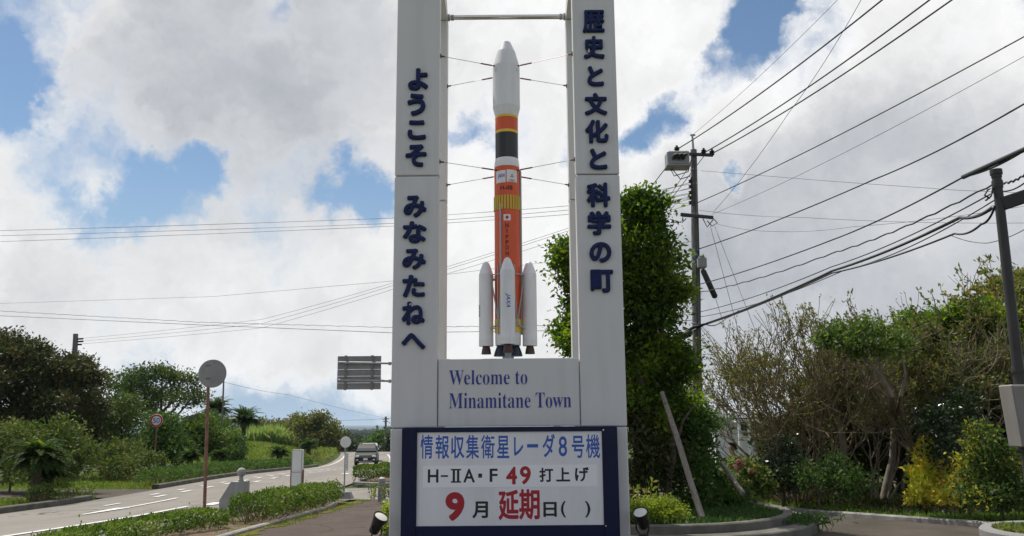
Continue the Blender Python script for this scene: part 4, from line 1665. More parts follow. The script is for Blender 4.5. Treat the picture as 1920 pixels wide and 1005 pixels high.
def bus_stop():
    Y = 27.2
    c = at(648.3, 829, Y)
    zg = at(648, 933, Y).z
    t = thing('bus_stop_sign', 'small round bus stop sign on a thin pole in a concrete block', 'bus stop', (c.x, Y, zg))
    w = MB()
    a, b = .27, .17
    h = at(648, 922, Y).z - zg
    w.add([(c.x - a, Y - a, zg - .06), (c.x + a, Y - a, zg - .06), (c.x + a, Y + a, zg - .06), (c.x - a, Y + a, zg - .06), (c.x - b, Y - b, zg + h), (c.x + b, Y - b, zg + h), (c.x + b, Y + b, zg + h), (c.x - b, Y + b, zg + h)],
          [(3, 2, 1, 0), (4, 5, 6, 7), (0, 1, 5, 4), (1, 2, 6, 5), (2, 3, 7, 6), (3, 0, 4, 7)])
    w.build('concrete_base', M_CONC, t)
    MB().tube([(c.x - .01, Y, zg + .1), (c.x - .01, Y, c.z + .1)], .022, 10).build('pole', M_GALV, t, 40)
    M = Matrix.Translation((c.x, Y - .02, c.z)) @ Matrix.Rotation(rad(90), 4, 'X')
    MB().lathe([(.165, -.012), (.168, .0), (.165, .012), (.15, .013)], (0, 0, 0), 32, M=M).build('disc', M_SIGN_WHITE, t, 30)
    x0, x1, z0, z1 = at(647.5, 865, Y).x, at(653.5, 865, Y).x, at(650, 883, Y).z, at(650, 848.5, Y).z
    tb = MB().bbox(x0, x1, Y - .05, Y - .028, z0, z1, .004).build('timetable_board', M_SIGN_WHITE, t)
    q = MB()
    for k in range(9):
        z = z1 - .06 - k * (z1 - z0 - .1) / 9
        q.box(x0 + .012, x1 - .012, Y - .052, Y - .0495, z - .008, z + .008)
    q.build('printed_rows', mat('print_grey', (.33, .34, .36), .7), tb)


bus_stop()


def bollard():
    Y = 24.5
    c = at(715.5, 930, Y)
    zg, zt_ = at(715, 934, Y).z, at(715, 896.5, Y).z
    r = 7.0 * Y / FPX
    t = thing('bollard', 'short grey round bollard with two grooves and a domed top', 'bollard', (c.x, Y, zg))
    h = zt_ - zg
    prof = [(r * 1.02, zg - .1), (r * 1.02, zg + .02)]
    for f in (.62, .78):
        z = zg + h * f
        prof += [(r, z - .018), (r * .9, z - .012), (r * .9, z + .012), (r, z + .018)]
    prof += [(r, zt_ - .035), (r * .93, zt_ - .01), (r * .6, zt_ + .004)]
    MB().lathe(prof, (c.x, Y, 0), 24).build('shaft', mat('bollard_grey', (.30, .30, .29), .8, var=.15, scale=6, bump=.3), t, 40)
    MB().lathe([(r * .6, zt_ + .0045), (r * .5, zt_ + .016), (r * .2, zt_ + .02)], (c.x, Y, 0), 20).build('cap', M_SIGN_WHITE, t, 40)


bollard()


def guide_sign():
    Y = 30.0
    A, B = at(633.5, 667, Y), at(715, 667, Y)
    z1, z0 = at(672, 667.5, Y).z, at(672, 730.5, Y).z
    xp = at(775, 700, Y).x
    t = thing('road_guide_sign', 'ribbed grey back of a big road sign held out on two arms beside left column', 'road sign', (xp, Y, hz(xp, Y)))
    mb = MB()
    n = 5
    for k in range(n):
        a, b = z0 + (z1 - z0) * k / n, z0 + (z1 - z0) * (k + 1) / n
        mb.bbox(A.x, B.x, Y - .02, Y + .01, a + .004, b - .004, .006)
        mb.box(A.x + .004, B.x - .004, Y - .032, Y - .0205, b - .03, b - .006)
    mb.build('panel', M_SIGN_BACK, t)
    mb = MB()
    for u in (648.5, 698):
        x = at(u, 700, Y).x
        mb.bbox(x - .045, x + .045, Y - .08, Y - .033, z0 - .02, z1 + .02, .006)
    mb.each('upright_rail', mat('rail_grey', (.20, .185, .17), .6, var=.15, scale=6), t)
    MB().tube([(xp, Y - .12, hz(xp, Y) - .3), (xp, Y - .12, z1 + .3)], .085, 14).build('post', M_GALV, t, 40)
    for v, va in ((681.5, 680), (714.5, 712)):
        mb = MB()
        a, b = at(636, v - 1.5, Y), at(733, v, Y)
        mb.tube([(a.x, Y - .12, a.z), (b.x, Y - .12, b.z), (xp, Y - .12, b.z)], [.038, .042, .044], 12)
        mb.tube([(b.x - .06, Y - .12, b.z), (b.x + .02, Y - .12, b.z)], .07, 12)
        mb.build('arm', M_GALV, t, 40)


guide_sign()

# ------------------------------------------------------------------ the planter behind the monument
M_BED = mat('planter_soil', (.07, .05, .034), .95, var=.35, scale=6, bump=1, bscale=30, spec=.1)


M_KERB_MOSS = mat('kerb_mossy', (.155, .148, .13), .92, var=.25, scale=3, bump=.6, bscale=45, dirt=((.055, .052, .038), .9, 1.3, None), spec=.2)


def planter():
    def outline(r, c=(2.12, 15.3), x0=-1.95):
        k = 2.9 - r
        P = []
        for a in np.linspace(-90, 90, 28):
            P.append((c[0] + r * math.cos(rad(a)), c[1] + r * math.sin(rad(a))))
        for a in np.linspace(90, 180, 8):
            P.append((x0 + k + .8 + (.8) * math.cos(rad(a)), c[1] + r - .8 + .8 * math.sin(rad(a))))
        for a in np.linspace(180, 270, 8):
            P.append((x0 + k + .5 + (.5) * math.cos(rad(a)), c[1] - r + .5 + .5 * math.sin(rad(a))))
        return P

    t = thing('planter', 'round ended raised planter with a two stepped kerb behind the monument', 'planter', (.8, 15.3, 0))

    def ring(ro, ri, z0, z1, nm):
        A_, B_ = outline(ro), outline(ri)
        n = len(A_)
        vs = []
        b = .018
        for i in range(n):
            (ax, ay), (bx, by) = A_[i], B_[i]
            dx, dy = bx - ax, by - ay
            l_ = math.hypot(dx, dy)
            ux, uy = dx / l_ * b, dy / l_ * b
            vs += [(ax, ay, z0), (ax, ay, z1 - b), (ax + ux, ay + uy, z1), (bx - ux, by - uy, z1), (bx, by, z1 - b), (bx, by, z0)]
        fs = []
        for i in range(n):
            j = (i + 1) % n
            fs += [(i * 6 + k, j * 6 + k, j * 6 + k + 1, i * 6 + k + 1) for k in range(5)]
        return MB().add(vs, fs).build(nm, M_KERB_MOSS, t)

    ring(2.9, 2.52, -.7, .13, 'lower_kerb')
    ring(2.53, 2.38, -.5, .255, 'upper_kerb')
    P = outline(2.40)
    mb = MB()
    mb.add([(x, y, .20) for x, y in P], [tuple(range(len(P)))])
    mb.build('soil', M_BED, t)


planter()
# the small planter at the lower right corner
def corner_planter():
    c = (8.15, 13.02)
    t = thing('planter', 'low rounded concrete planter of yellow green plants at lower right', 'planter', (c[0], c[1], 0))
    mb = MB()
    R_ = 1.25
    zt_ = .12
    mb.lathe([(R_, -.2), (R_, zt_ - .03), (R_ - .03, zt_), (R_ - .17, zt_), (R_ - .19, zt_ - .02), (R_ - .19, zt_ - .06), (.05, zt_ - .05)], (c[0], c[1], 0), 48)
    mb.build('kerb_ring', mat('granite_kerb', (.22, .215, .21), .85, var=.3, scale=60, bump=.2), t, 40)
    return c, R_, zt_


CPL = corner_planter()

# ------------------------------------------------------------------ utility pole, street light, cables
M_CPOLE = mat('pole_concrete', (.17, .165, .155), .85, var=.2, scale=3, stretch=(2, 2, .4), bump=.3, dirt=((.09, .085, .08), .6, 3, (3, 3, .3)))
M_BLACKPL = mat('black_rubber', (.014, .014, .016), .55)
M_DARKIRON = mat('dark_steel', (.05, .047, .045), .55, metal=.4, var=.2)
M_TRAFO = mat('switch_grey', (.25, .25, .25), .5, var=.08, scale=3)
YP = 25.0


def main_pole():
    top = at(1300.5, 281, YP)
    x = top.x
    bot = at(1308.5, 756, YP)
    g = hz(x, YP)
    t = thing('utility_pole', 'tall concrete utility pole with grey switch box and many cables behind tree', 'utility pole', (bot.x, YP, g))
    k = (g - top.z) / (bot.z - top.z)
    foot = Vector((top.x + (bot.x - top.x) * k, YP, g - .3))
    P = lambda z: Vector((top.x + (bot.x - top.x) * (z - top.z) / (bot.z - top.z), YP, z))
    MB().tube([foot, P((g + top.z) / 2), top], [.155, .125, .095], 16).build('shaft', M_CPOLE, t, 40)
    mb = MB()
    mb.tube([top - Vector((0, 0, .3)), at(1298, 253, YP)], [.04, .03], 10)
    e = at(1298, 253, YP)
    mb.bbox(e.x - .06, e.x + .09, YP - .03, YP + .03, e.z - .03, e.z + .02, .006)
    mb.build('lightning_rod', M_GALV, t, 40)

    def crossarm(u0, v0, u1, v1, th, name, m_, yo=-.16):
        a, b = at(u0, v0, YP + yo), at(u1, v1, YP + yo)
        q = MB()
        d = (b - a)
        M = Matrix.Translation(a) @ d.to_track_quat('X', 'Z').to_matrix().to_4x4()
        q.bbox(0, d.length, -th / 2, th / 2, -th / 2, th / 2, .006, M=M)
        o = q.build(name, m_, t)
        return o

    ca = crossarm(1252, 287, 1337, 291, .085, 'crossarm', M_DARKIRON)
    cb = crossarm(1276, 402, 1337, 408, .09, 'crossarm', M_DARKIRON)
    crossarm(1278, 404.5, 1318, 407, .06, 'crossarm', M_GALV, .16)
    for (u, v) in ((1269, 278), (1319.5, 283), (1343, 284.5)):
        c = at(min(u, 1335), v + 2, YP - .16)
        q = MB()
        q.lathe([(.03, -.10), (.075, -.05), (.05, -.03), (.09, 0), (.05, .02), (.08, .05), (.04, .07), (.03, .12)], c, 14)
        q.build('insulator', M_BLACKPL, ca, 40)
    # switch box
    a, b = at(1250, 312, YP - .35), at(1290, 286, YP - .35)
    q = MB()
    q.bbox(a.x, b.x, YP - .55, YP - .05, a.z, b.z, .03)
    q.bbox(a.x - .03, b.x + .03, YP - .58, YP - .02, a.z - .04, a.z + .012, .008)
    bx = q.build('switch_box', M_TRAFO, t)
    for k in range(3):
        u = 1263 + k * 8.5
        p0, p1 = at(u, 297, YP - .57), at(u + 9, 288.5, YP - .68)
        MB().tube([p0, p0.lerp(p1, .4) + Vector((-.02, -.03, .03)), p1], [.06, .055, .035], 10).build('bushing', M_BLACKPL, bx, 40)
    # low voltage rack on the left of the pole
    q = MB()
    a, b = at(1296, 333, YP - .1), at(1296, 386, YP - .1)
    q.bbox(a.x - .03, a.x + .03, YP - .16, YP - .10, b.z, a.z, .005)
    rk = q.build('wire_rack', M_DARKIRON, t)
    for v in (340, 350, 361, 371, 380):
        c = at(1294, v, YP - .2)
        MB().lathe([(.03, -.05), (.055, -.03), (.03, 0), (.055, .03), (.03, .05)], c, 10).build('insulator', M_BLACKPL, rk, 40)
    # grey box and long black tube lower down
    a, b = at(1307.5, 503, YP - .2), at(1323, 484, YP - .2)
    q = MB()
    q.bbox(a.x, b.x, YP - .35, YP - .02, a.z, b.z, .02)
    q.bbox(a.x + .05, b.x - .05, YP - .32, YP - .05, b.z, b.z + .06, .01)
    q.build('terminal_box', M_TRAFO, t)
    MB().tube([at(1316.5, 505, YP - .3), at(1319, 509, YP - .3), at(1340.5, 556, YP - .3), at(1341.5, 559, YP - .3)], [.05, .085, .085, .05], 12).build('black_tube', M_BLACKPL, t, 40)
    MB().tube([at(1307, 486, YP - .05), at(1306, 470, YP - .12), at(1305, 498, YP - .12)], [.05, .06, .03], 8).build('blue_wrap', mat('blue_wrap', (.03, .05, .16), .6), t, 40)
    # steel bands
    q = MB()
    for v in (318, 345, 402, 410, 470, 492, 540, 606, 616, 660, 700):
        c = P(at(1303, v, YP).z)
        r = .095 + .045 * (top.z - c.z) / (top.z - g) + .008
        q.lathe([(r, -.025), (r, .025)], c, 16)
    q.each('steel_band', M_GALV, t, 40)
    # cable hardware low on the pole
    q = MB()
    q.tube([at(1274, 634, YP - .2), at(1279, 630, YP - .2), at(1293, 625, YP - .2), at(1297, 622, YP - .2)], [.05, .105, .105, .05], 12)
    q.build('splice_case', M_BLACKPL, t, 40)
    MB().tube([at(1268, 632, YP - .2), at(1300, 614, YP - .2), at(1325, 607, YP - .2)], [.03, .05, .03], 8).build('cable_bracket', M_BLACKPL, t, 40)
    # hanging loops of service wire
    q = MB()
    for pts in ([(1336, 408), (1345, 418), (1335, 424), (1326, 414)], [(1318, 410), (1326, 426), (1337, 412)], [(1280, 408), (1279, 418), (1286, 410)], [(1256, 314), (1264, 330), (1290, 322), (1296, 300)], [(1258, 314), (1276, 336), (1294, 330)]):
        q.tube([at(u, v, YP - .2 - .05 * (i % 2)) for i, (u, v) in enumerate(pts)], .016, 6)
    q.each('jumper_wire', M_BLACKPL, t, 40)
    q = MB()
    q.tube([at(1303, 300, YP - .13), at(1304, 400, YP - .13), at(1307.5, 620, YP - .15), at(1309, 750, YP - .17)], .022, 6)
    q.tube([at(1309, 400, YP - .12), at(1313, 560, YP - .14), at(1314, 750, YP - .16)], .014, 6)
    q.each('riser_conduit', M_DARKIRON, t, 40)


main_pole()


def street_light():
    Y = 9.6
    top = at(1867.5, 322, Y)
    low = at(1921, 800, Y)
    t = thing('lamp_post', 'dark steel post at right edge with a sideways arm and grey cabinet', 'lamp post', (low.x, Y, 0))
    mb = MB()
    k = (0 - top.z) / (low.z - top.z)
    foot = Vector((top.x + (low.x - top.x) * k, Y, -.2))
    mb.tube([foot, low, top], [.068, .064, .050], 16)
    mb.build('shaft', M_DARKIRON, t, 40)
    mb = MB()
    for v, r, h in ((323, .066, .03), (330, .056, .022), (345, .060, .03), (352, .058, .012), (700, .073, .02)):
        c = top + (low - top) * ((v - 322) / (800 - 322))
        mb.lathe([(r, -h), (r * 1.02, 0), (r, h)], c, 16)
    mb.each('collar', M_DARKIRON, t, 40)
    a, b = at(1884, 381, Y), at(1990, 345, Y)
    mb = MB()
    d = b - a
    M = Matrix.Translation(a) @ d.to_track_quat('X', 'Z').to_matrix().to_4x4()
    mb.bbox(-.06, d.length, -.06, .06, -.075, .075, .01, M=M)
    mb.build('arm', M_BLACKPL, t)
    x0, x1 = at(1887, 780, Y - .05).x, at(1920, 780, Y - .05).x
    z1, z0 = at(1895, 722, Y - .05).z, at(1900, 838, Y - .05).z
    sk = .055
    mb = MB()
    vs = []
    Mx = Matrix(((1, 0, -.07, 0), (0, 1, 0, 0), (0, 0, 1, 0), (0, 0, 0, 1)))
    zc = (z0 + z1) / 2
    Mx = Matrix.Translation((0, 0, zc)) @ Mx @ Matrix.Translation((0, 0, -zc))
    mb.bbox(x0 + .02, x1 + .02, Y - .22, Y + .05, z0, z1, .012, M=Mx)
    cb = mb.build('cabinet', mat('cabinet_beige', (.225, .21, .195), .6, var=.06, scale=4, dirt=((.17, .16, .14), .4, 3, (4, 4, .4))), t)
    mb = MB()
    mb.bbox(x0 + .032, x1 + .008, Y - .232, Y - .2205, z0 + .015, z1 - .015, .004, M=Mx)
    mb.build('door', MATS['cabinet_beige'], cb)
    mb = MB()
    mb.tube([at(1918, 838, Y), at(1921, 850, Y), Vector((foot.x + .03, Y - .09, -.1))], .015, 8)
    mb.tube([at(1856, 372, Y), at(1846, 366, Y), at(1852, 356, Y), at(1862, 352, Y), at(1858, 368, Y), at(1848, 376, Y)], .011, 8)
    mb.each('cable_loop', M_BLACKPL, t, 40)


street_light()


def small_pole(u, v0, v1, Y, r, label, arms, cat='utility pole'):
    a, b = at(u[0], v0, Y), at(u[1], v1, Y)
    g = hz(b.x, Y)
    t = thing('utility_pole', label, cat, (b.x, Y, g))
    MB().tube([(b.x, Y, g - .3), b, a], [r * 1.25, r * 1.15, r], 10).build('shaft', M_CPOLE, t, 40)
    if arms:
        mb = MB()
        for (u0, va, u1, vb) in arms:
            p, q = at(u0, va, Y), at(u1, vb, Y)
            mb.tube([p, q], r * .4, 6)
        mb.each('crossarm', M_DARKIRON, t, 40)
    return t


small_pole((142, 139), 626, 687, 44, .12, 'dark leaning utility pole rising behind the big dark trees at left', [(140, 636, 156, 635), (140, 641, 156, 640), (140, 646, 153, 646)])
small_pole((419.5, 417.5), 713, 765, 60, .055, 'thin bare pole beside the palms, behind the round sign', None, 'pole')
small_pole((723.5, 722.5), 781, 830, 125, .15, 'distant utility pole with a short crossarm beside the far road', [(716, 786, 730, 785.5), (718, 790, 728, 790)])
small_pole((707, 706.5), 797, 840, 170, .15, 'farthest small utility pole above the far roadside trees', [(703, 800, 711, 800)])


def cable(label, pts, r=.011, sag=0.0, n=14, m_=None, name='power_line', cat='cable', wig=0.0):
    """pts: (u,v,Y) through which the cable hangs"""
    P = [at(*p) for p in pts]
    out = []
    for i in range(len(P) - 1):
        for k in range(n):
            s = k / n
            q = P[i].lerp(P[i + 1], s)
            q.z -= sag * 4 * s * (1 - s)
            if wig:
                q.z += wig * math.sin((i * n + k) * 2.1)
            out.append(q)
    out.append(P[-1])
    o = MB().tube(out, r, 6).build(name, m_ or M_BLACKPL, None, 60)
    return tag(o, label, cat)


# the three covered high lines over the top of the picture
cable('thick black line from the pole top to upper right, leftmost of three', [(1271, 279, YP), (1660, -5, 14), (1900, -190, 10)], .016, .12)
cable('thick black line from the pole top to upper right, middle of three', [(1321, 286, YP), (1748, -4, 14), (1990, -180, 10)], .016, .12)
cable('thick black line from the pole top to upper right, rightmost of three', [(1337, 287, YP), (1790, -4, 14), (2030, -180, 10)], .016, .12)
cable('thin wire from the tip of the pole rod to the top right', [(1298, 253, YP), (1580, -10, 16)], .005, .1)
cable('thin steep wire from the lower crossarm up to the top edge', [(1337, 398, YP), (1480, 210, 19), (1620, -10, 15)], .006, .1)
cable('black cable from above the lower crossarm to the right edge, uppermost long one', [(1308, 380, YP), (1925, 66, 13), (2100, -20, 11)], .012, .1)
cable('thin grey wire just under the uppermost long cable at right', [(1335, 402, YP), (1925, 103, 13), (2100, 20, 11)], .005, .12)
cable('black cable sweeping from mid pole to the right edge above the lamp post', [(1310, 467, YP), (1640, 336, 17), (1925, 192, 12), (2100, 95, 10)], .014, .06)
cable('black cable from the tube on the pole that ends in a thick sleeve', [(1312, 533, YP), (1560, 450, 17), (1806, 332, 12), (1930, 276, 10), (2100, 190, 8.5)], .013, .05)
mbx = MB().tube([at(1806, 332, 12), at(1930, 276, 10), at(2100, 190, 8.5)], .034, 8)
tag(mbx.build('cable_sleeve', M_BLACKPL, None, 60), 'thick black sleeve round a cable left above the lamp post', 'cable sleeve')
cable('twisted dark cable below the sleeved one, reaching the lamp post top', [(1312, 548, YP), (1560, 475, 17), (1868, 342, 11.5), (1940, 310, 10)], .013, .08, 24, wig=.012)
cable('thin black cable beneath the twisted one towards the lamp post', [(1312, 585, YP), (1560, 500, 17), (1868, 358, 11.5), (1940, 325, 10)], .010, .08)
cable('slightly sagging cable second from the bottom of the right bundle', [(1314, 594, YP), (1580, 508, 17), (1870, 372, 11.5), (1940, 338, 10)], .009, .12)
cable('thick lowest bundle of black cable sagging from splice case to lamp post', [(1275, 626, YP), (1325, 606, YP - .2), (1560, 508, 16), (1800, 408, 11.5), (1862, 388, 9.8), (1884, 378, 9.6)], .022, .05)
cable('second strand of the lowest black bundle dropping to the lamp post', [(1325, 608, YP - .2), (1560, 512, 16), (1790, 438, 11.5), (1840, 420, 10), (1866, 386, 9.6)], .014, .05)
cable('short drooping loop of cable just right of the splice case', [(1322, 607, YP - .25), (1340, 610, YP - .3), (1362, 596, YP - .3), (1385, 582, YP - .9)], .014, .03)
cable('thin level wire leaving the pole top for the far right', [(1314, 320, YP), (1560, 340, 22), (1800, 357, 20), (1930, 362, 19)], .005, .0)
cable('thin level wire leaving the lower crossarm for the far right', [(1310, 394, YP), (1510, 408, 22), (1930, 418, 19)], .005, .05)
cable('thin sagging wire under the lower crossarm to the far right', [(1345, 420, YP), (1450, 434, 23), (1600, 425, 21), (1930, 385, 18)], .005, .05)
cable('thin wire drooping from near the lamp post top to the right edge', [(1780, 440, 12), (1850, 456, 11), (1930, 425, 10)], .005, .03)
cable('left guy wire slanting down to the bare bushes', [(1332, 424, YP), (1392, 650, YP - 4)], .007)
cable('right guy wire slanting down to the bare bushes', [(1340, 424, YP), (1428, 650, YP - 4)], .007)
cable('lower guy wire from the splice case, left one', [(1312, 612, YP), (1352, 665, YP - 1.5)], .008)
cable('lower guy wire from the splice case, right one', [(1316, 612, YP), (1366, 665, YP - 1.5)], .008)
cable('thin stay from the black tube down to the bare bushes', [(1342, 560, YP - .3), (1372, 655, YP - 2)], .007)
cable('dark cable dropping from the switch box to the tree top', [(1252, 310, YP), (1212, 362, YP + 2)], .014)
cable('dark cable from the pole top insulator down to the tree, steep', [(1322, 290, YP), (1238, 400, YP + 3)], .012)
cable('second steep cable from the crossarm down behind the tree', [(1300, 300, YP), (1228, 410, YP + 3)], .010)
for i, (v, w, lb) in enumerate(((342, 366, 'uppermost'), (352, 374, 'second'), (362, 377, 'third'), (372, 380, 'fourth'), (381, 383, 'lowest'))):
    cable('short thin wire from the pole rack into the tree, %s of five' % lb, [(1294, v, YP), (1215, w, YP + 3)], .008)
# lines that cross the whole picture behind the monument
for (a, b, c, d, lb) in ((432.5, 409, 386, 345, 'uppermost of three'), (442, 419, 394, 354, 'middle of three'), (453, 424, 402, 364, 'lowest of three')):
    cable('thin line crossing the left sky to the pole, ' + lb, [(-300, a + 10, 36), (0, a, 33), (735, b, 28), (1065, c, 26), (1294, d, YP)], .007, .02)
for (a, m_, b, c, e, lb) in ((583, 604, 614, 610, 585, 'upper'), (592, 609, 624, 620, 600, 'lower')):
    cable('%s dark twisted line sagging low across the left sky' % lb, [(-300, a - 20, 44), (0, a, 40), (370, m_, 36), (735, b, 31), (1030, c, 28), (1300, e, 25.4)], .010, .0, 40, wig=.012 if lb == 'upper' else 0)
for k, (v, b, c) in enumerate(((635, 531, 428), (640, 536, 433), (645, 543, 444))):
    cable('thin wire rising from the leaning pole to the tall pole, %s of three' % ('uppermost', 'middle', 'lowest')[k], [(148, v, 44), (490, v - 27 - (3 - k) * 3, 37), (735, b, 32), (1065, c, 27), (1300, c - 62, YP)], .006, .03)
cable('single thin wire rising across the left sky behind the column', [(-200, 568, 50), (0, 569, 46), (400, 556, 38), (735, 527, 33), (1040, 490, 28), (1300, 452, YP)], .006, .0)
cable('faint distant wire from thin pole to the far roadside pole', [(419, 716, 60), (540, 740, 80), (723, 784, 125)], .012, .1)
cable('faint far wire over the road above the palms and car', [(480, 786, 130), (600, 788, 128), (723, 785, 125), (800, 770, 120)], .02, .1)


# ------------------------------------------------------------------ vehicles
M_TYRE = mat('tyre', (.012, .012, .012), .85)
M_GLASS = mat('car_glass', (.016, .02, .024), .08, spec=.8)
M_CHROME = mat('bright_trim', (.6, .6, .6), .2, metal=1)
M_LAMP = mat('lamp_glass', (.7, .71, .72), .12, spec=.8)
M_DARKPL = mat('dark_plastic', (.018, .018, .02), .6)


def vehicle(name, label, base, heading, paint_, L_, W_, H_, van=False):
    """a car with its nose towards local -Y; base: middle of the nose line on the ground"""
    t = thing(name, label, 'van' if van else 'car', tuple(base), rotz=heading)
    Mt = world_of(t)
    w2 = W_ / 2

    def ring(y, hw_, z0, z1, zc, r):
        """half section: floor, sill, belt"""
        return [(-hw_ * .86, y, z0), (-hw_, y, z0 + .12), (-hw_ * 1.0, y, zc), (-hw_ * .97, y, z1 - r * .6), (-hw_ * .90, y, z1), (hw_ * .90, y, z1), (hw_ * .97, y, z1 - r * .6), (hw_, y, zc), (hw_, y, z0 + .12), (hw_ * .86, y, z0)]

    def loft(rings):
        mb = MB()
        n = len(rings[0])
        vs = [tuple(Mt @ Vector(p)) for r in rings for p in r]
        fs = [(i * n + k, i * n + (k + 1) % n, (i + 1) * n + (k + 1) % n, (i + 1) * n + k) for i in range(len(rings) - 1) for k in range(n)]
        fs += [tuple(range(n))[::-1], tuple((len(rings) - 1) * n + k for k in range(n))]
        return mb.add(vs, fs)

    hood = .96 if not van else 1.15
    belt = 1.02 if not van else 1.2
    B_ = [(0, .80, .34, hood - .28), (.05, .90, .26, hood - .17), (.25, .97, .22, hood - .06), (.9, 1.0, .22, hood + .02), (1.25, 1.0, .22, belt), (2.6, 1.0, .22, belt + .02), (L_ - .5, .99, .24, belt + .03), (L_ - .08, .94, .3, belt - .02), (L_, .86, .42, belt - .12)]
    body = loft([ring(y, w2 * f, z0, z1, (z0 + z1) / 2, .12) for y, f, z0, z1 in B_]).build('body', paint_, t, 35)

    def ringc(y, b, r_, z0, z1):
        return [(-b, y, z0), (-b * .985, y, z0 + .05), (-r_, y, z1 - .07), (-r_ * .93, y, z1), (r_ * .93, y, z1), (r_, y, z1 - .07), (b * .985, y, z0 + .05), (b, y, z0)]

    ys0 = 1.15 if not van else .75
    yr = 2.0 if not van else 1.35
    bw, rw = w2 * .93, w2 * (.74 if not van else .84)
    C_ = [(ys0, bw, bw * .99, belt - .02, belt + .06), (yr, bw, rw, belt, H_ - .03), (yr + .7, bw, rw, belt, H_), (L_ - 1.0, bw, rw, belt, H_ - .03), (L_ - .25, bw * .97, rw * .95, belt, H_ - .14), (L_ - .1, bw * .95, bw * .93, belt, belt + .1)]
    loft([ringc(*c) for c in C_]).build('roof', paint_, body, 35)

    def quad(name_, pts, m_, par, th=.012):
        q = [Vector(p) for p in pts]
        n_ = (q[1] - q[0]).cross(q[2] - q[0]).normalized()
        vs = [Mt @ (p + n_ * th) for p in q] + [Mt @ (p - n_ * th) for p in q]
        k = len(q)
        return MB().add(vs, [tuple(range(k)), tuple(range(k, 2 * k))[::-1]] + [(i, k + i, k + (i + 1) % k, (i + 1) % k) for i in range(k)]).build(name_, m_, par)

    f = lambda s: (ys0 + (yr - ys0) * s, belt + .06 + (H_ - .10 - belt - .06) * s, bw * .95 + (rw * .95 - bw * .95) * s)
    y0, z0, x0 = f(.04)
    y1, z1, x1 = f(.94)
    quad('windscreen', [(-x0, y0 - .03, z0), (x0, y0 - .03, z0), (x1, y1 - .03, z1), (-x1, y1 - .03, z1)], M_GLASS, body)
    for s in (-1, 1):
        zt_ = H_ - .16
        k = (zt_ - belt) / (H_ - .07 - belt)
        xt = bw + (rw - bw) * k
        quad('side_window', [(s * (bw + .006), ys0 + .5, belt + .07), (s * (bw + .006), L_ - .6, belt + .07), (s * (xt + .012), L_ - .95, zt_), (s * (xt + .012), yr + .15, zt_)][::s], M_GLASS, body)
    # nose
    hz_ = hood - .30
    mbg = MB()

    def lbox(mb, a, b, c, d, e, f_, r=.01):
        mb.bbox(a, b, c, d, e, f_, r, M=Mt)
        return mb

    lbox(mbg, -w2 * .52, w2 * .52, -.035, .06, hz_ - .10, hz_ + .07).build('grille', M_DARKPL, body)
    lbox(MB(), -w2 * .5, w2 * .5, -.05, -.03, hz_ + .0, hz_ + .025, .004).build('grille_bar', M_CHROME, body)
    lbox(MB(), -w2 * .88, w2 * .88, -.045, .10, .26, hz_ - .17, .03).build('bumper', M_DARKPL, body)
    lbox(MB(), -w2 * .62, w2 * .62, -.06, -.04, .30, .36, .008).build('skid_plate', M_GALV, body)
    lbox(MB(), -.17, .17, -.062, -.046, hz_ - .24, hz_ - .08, .004).build('number_plate', M_SIGN_WHITE, body)
    for s in (-1, 1):
        a, b = sorted((s * w2 * .55, s * w2 * .90))
        lbox(MB(), a, b, -.02, .14, hz_ - .01, hz_ + .13, .03).build('headlight', M_LAMP, body)
        a, b = sorted((s * w2 * .62, s * w2 * .82))
        lbox(MB(), a, b, -.055, .02, .40, .50, .02).build('fog_light', M_LAMP, body)
        a, b = sorted((s * (w2 + .01), s * (w2 + .20)))
        lbox(MB(), a, b, 1.35 if not van else .9, 1.50 if not van else 1.05, belt + .02, belt + .20, .03).build('mirror', paint_, body)
        if not van:
            lbox(MB(), s * rw * .86 - .02, s * rw * .86 + .02, yr + .1, L_ - 1.1, H_ - .005, H_ + .05, .012).build('roof_rail', M_GALV, body)
    for s in (-1, 1):
        for y in (.85, L_ - .9):
            cx_ = s * (w2 - .12)
            M2 = Mt @ Matrix.Translation((cx_, y, .34)) @ Matrix.Rotation(rad(90), 4, 'Y')
            wh = MB().lathe([(.22, -.11), (.31, -.12), (.34, -.09), (.345, 0), (.34, .09), (.31, .12), (.22, .11)], (0, 0, 0), 24, M=M2).build('wheel', M_TYRE, body, 40)
    return t


M_CARPAINT = mat('car_paint_olive', (.014, .017, .014), .5, coat=.08, spec=.3)
M_VANPAINT = mat('van_paint_silver', (.36, .38, .38), .3, metal=.4, coat=.5)
cpos = at(685, 874, 70.5)
vehicle('oncoming_car', 'dark green SUV coming towards us on the road, headlights facing', (cpos.x, 70.5, hz(cpos.x, 70.5) + .012), rad(7), M_CARPAINT, 4.5, 1.82, 1.66)
vpos = at(692.5, 864, 80)
vehicle('following_van', 'pale silver van right behind the dark green SUV', (vpos.x, 80, hz(vpos.x, 80) + .012), rad(9), M_VANPAINT, 4.4, 1.7, 1.64, True)


# ------------------------------------------------------------------ buildings
M_WALLW = mat('white_render', (.74, .75, .76), .8, var=.06, scale=1.5, dirt=((.4, .41, .41), .5, 1.2, (1, 1, .3)))
M_WINDK = mat('window_dark', (.02, .025, .03), .15, spec=.7)
M_ROOFT = mat('roof_tiles', (.13, .135, .14), .7, var=.15, scale=8, bump=.4, bscale=14)


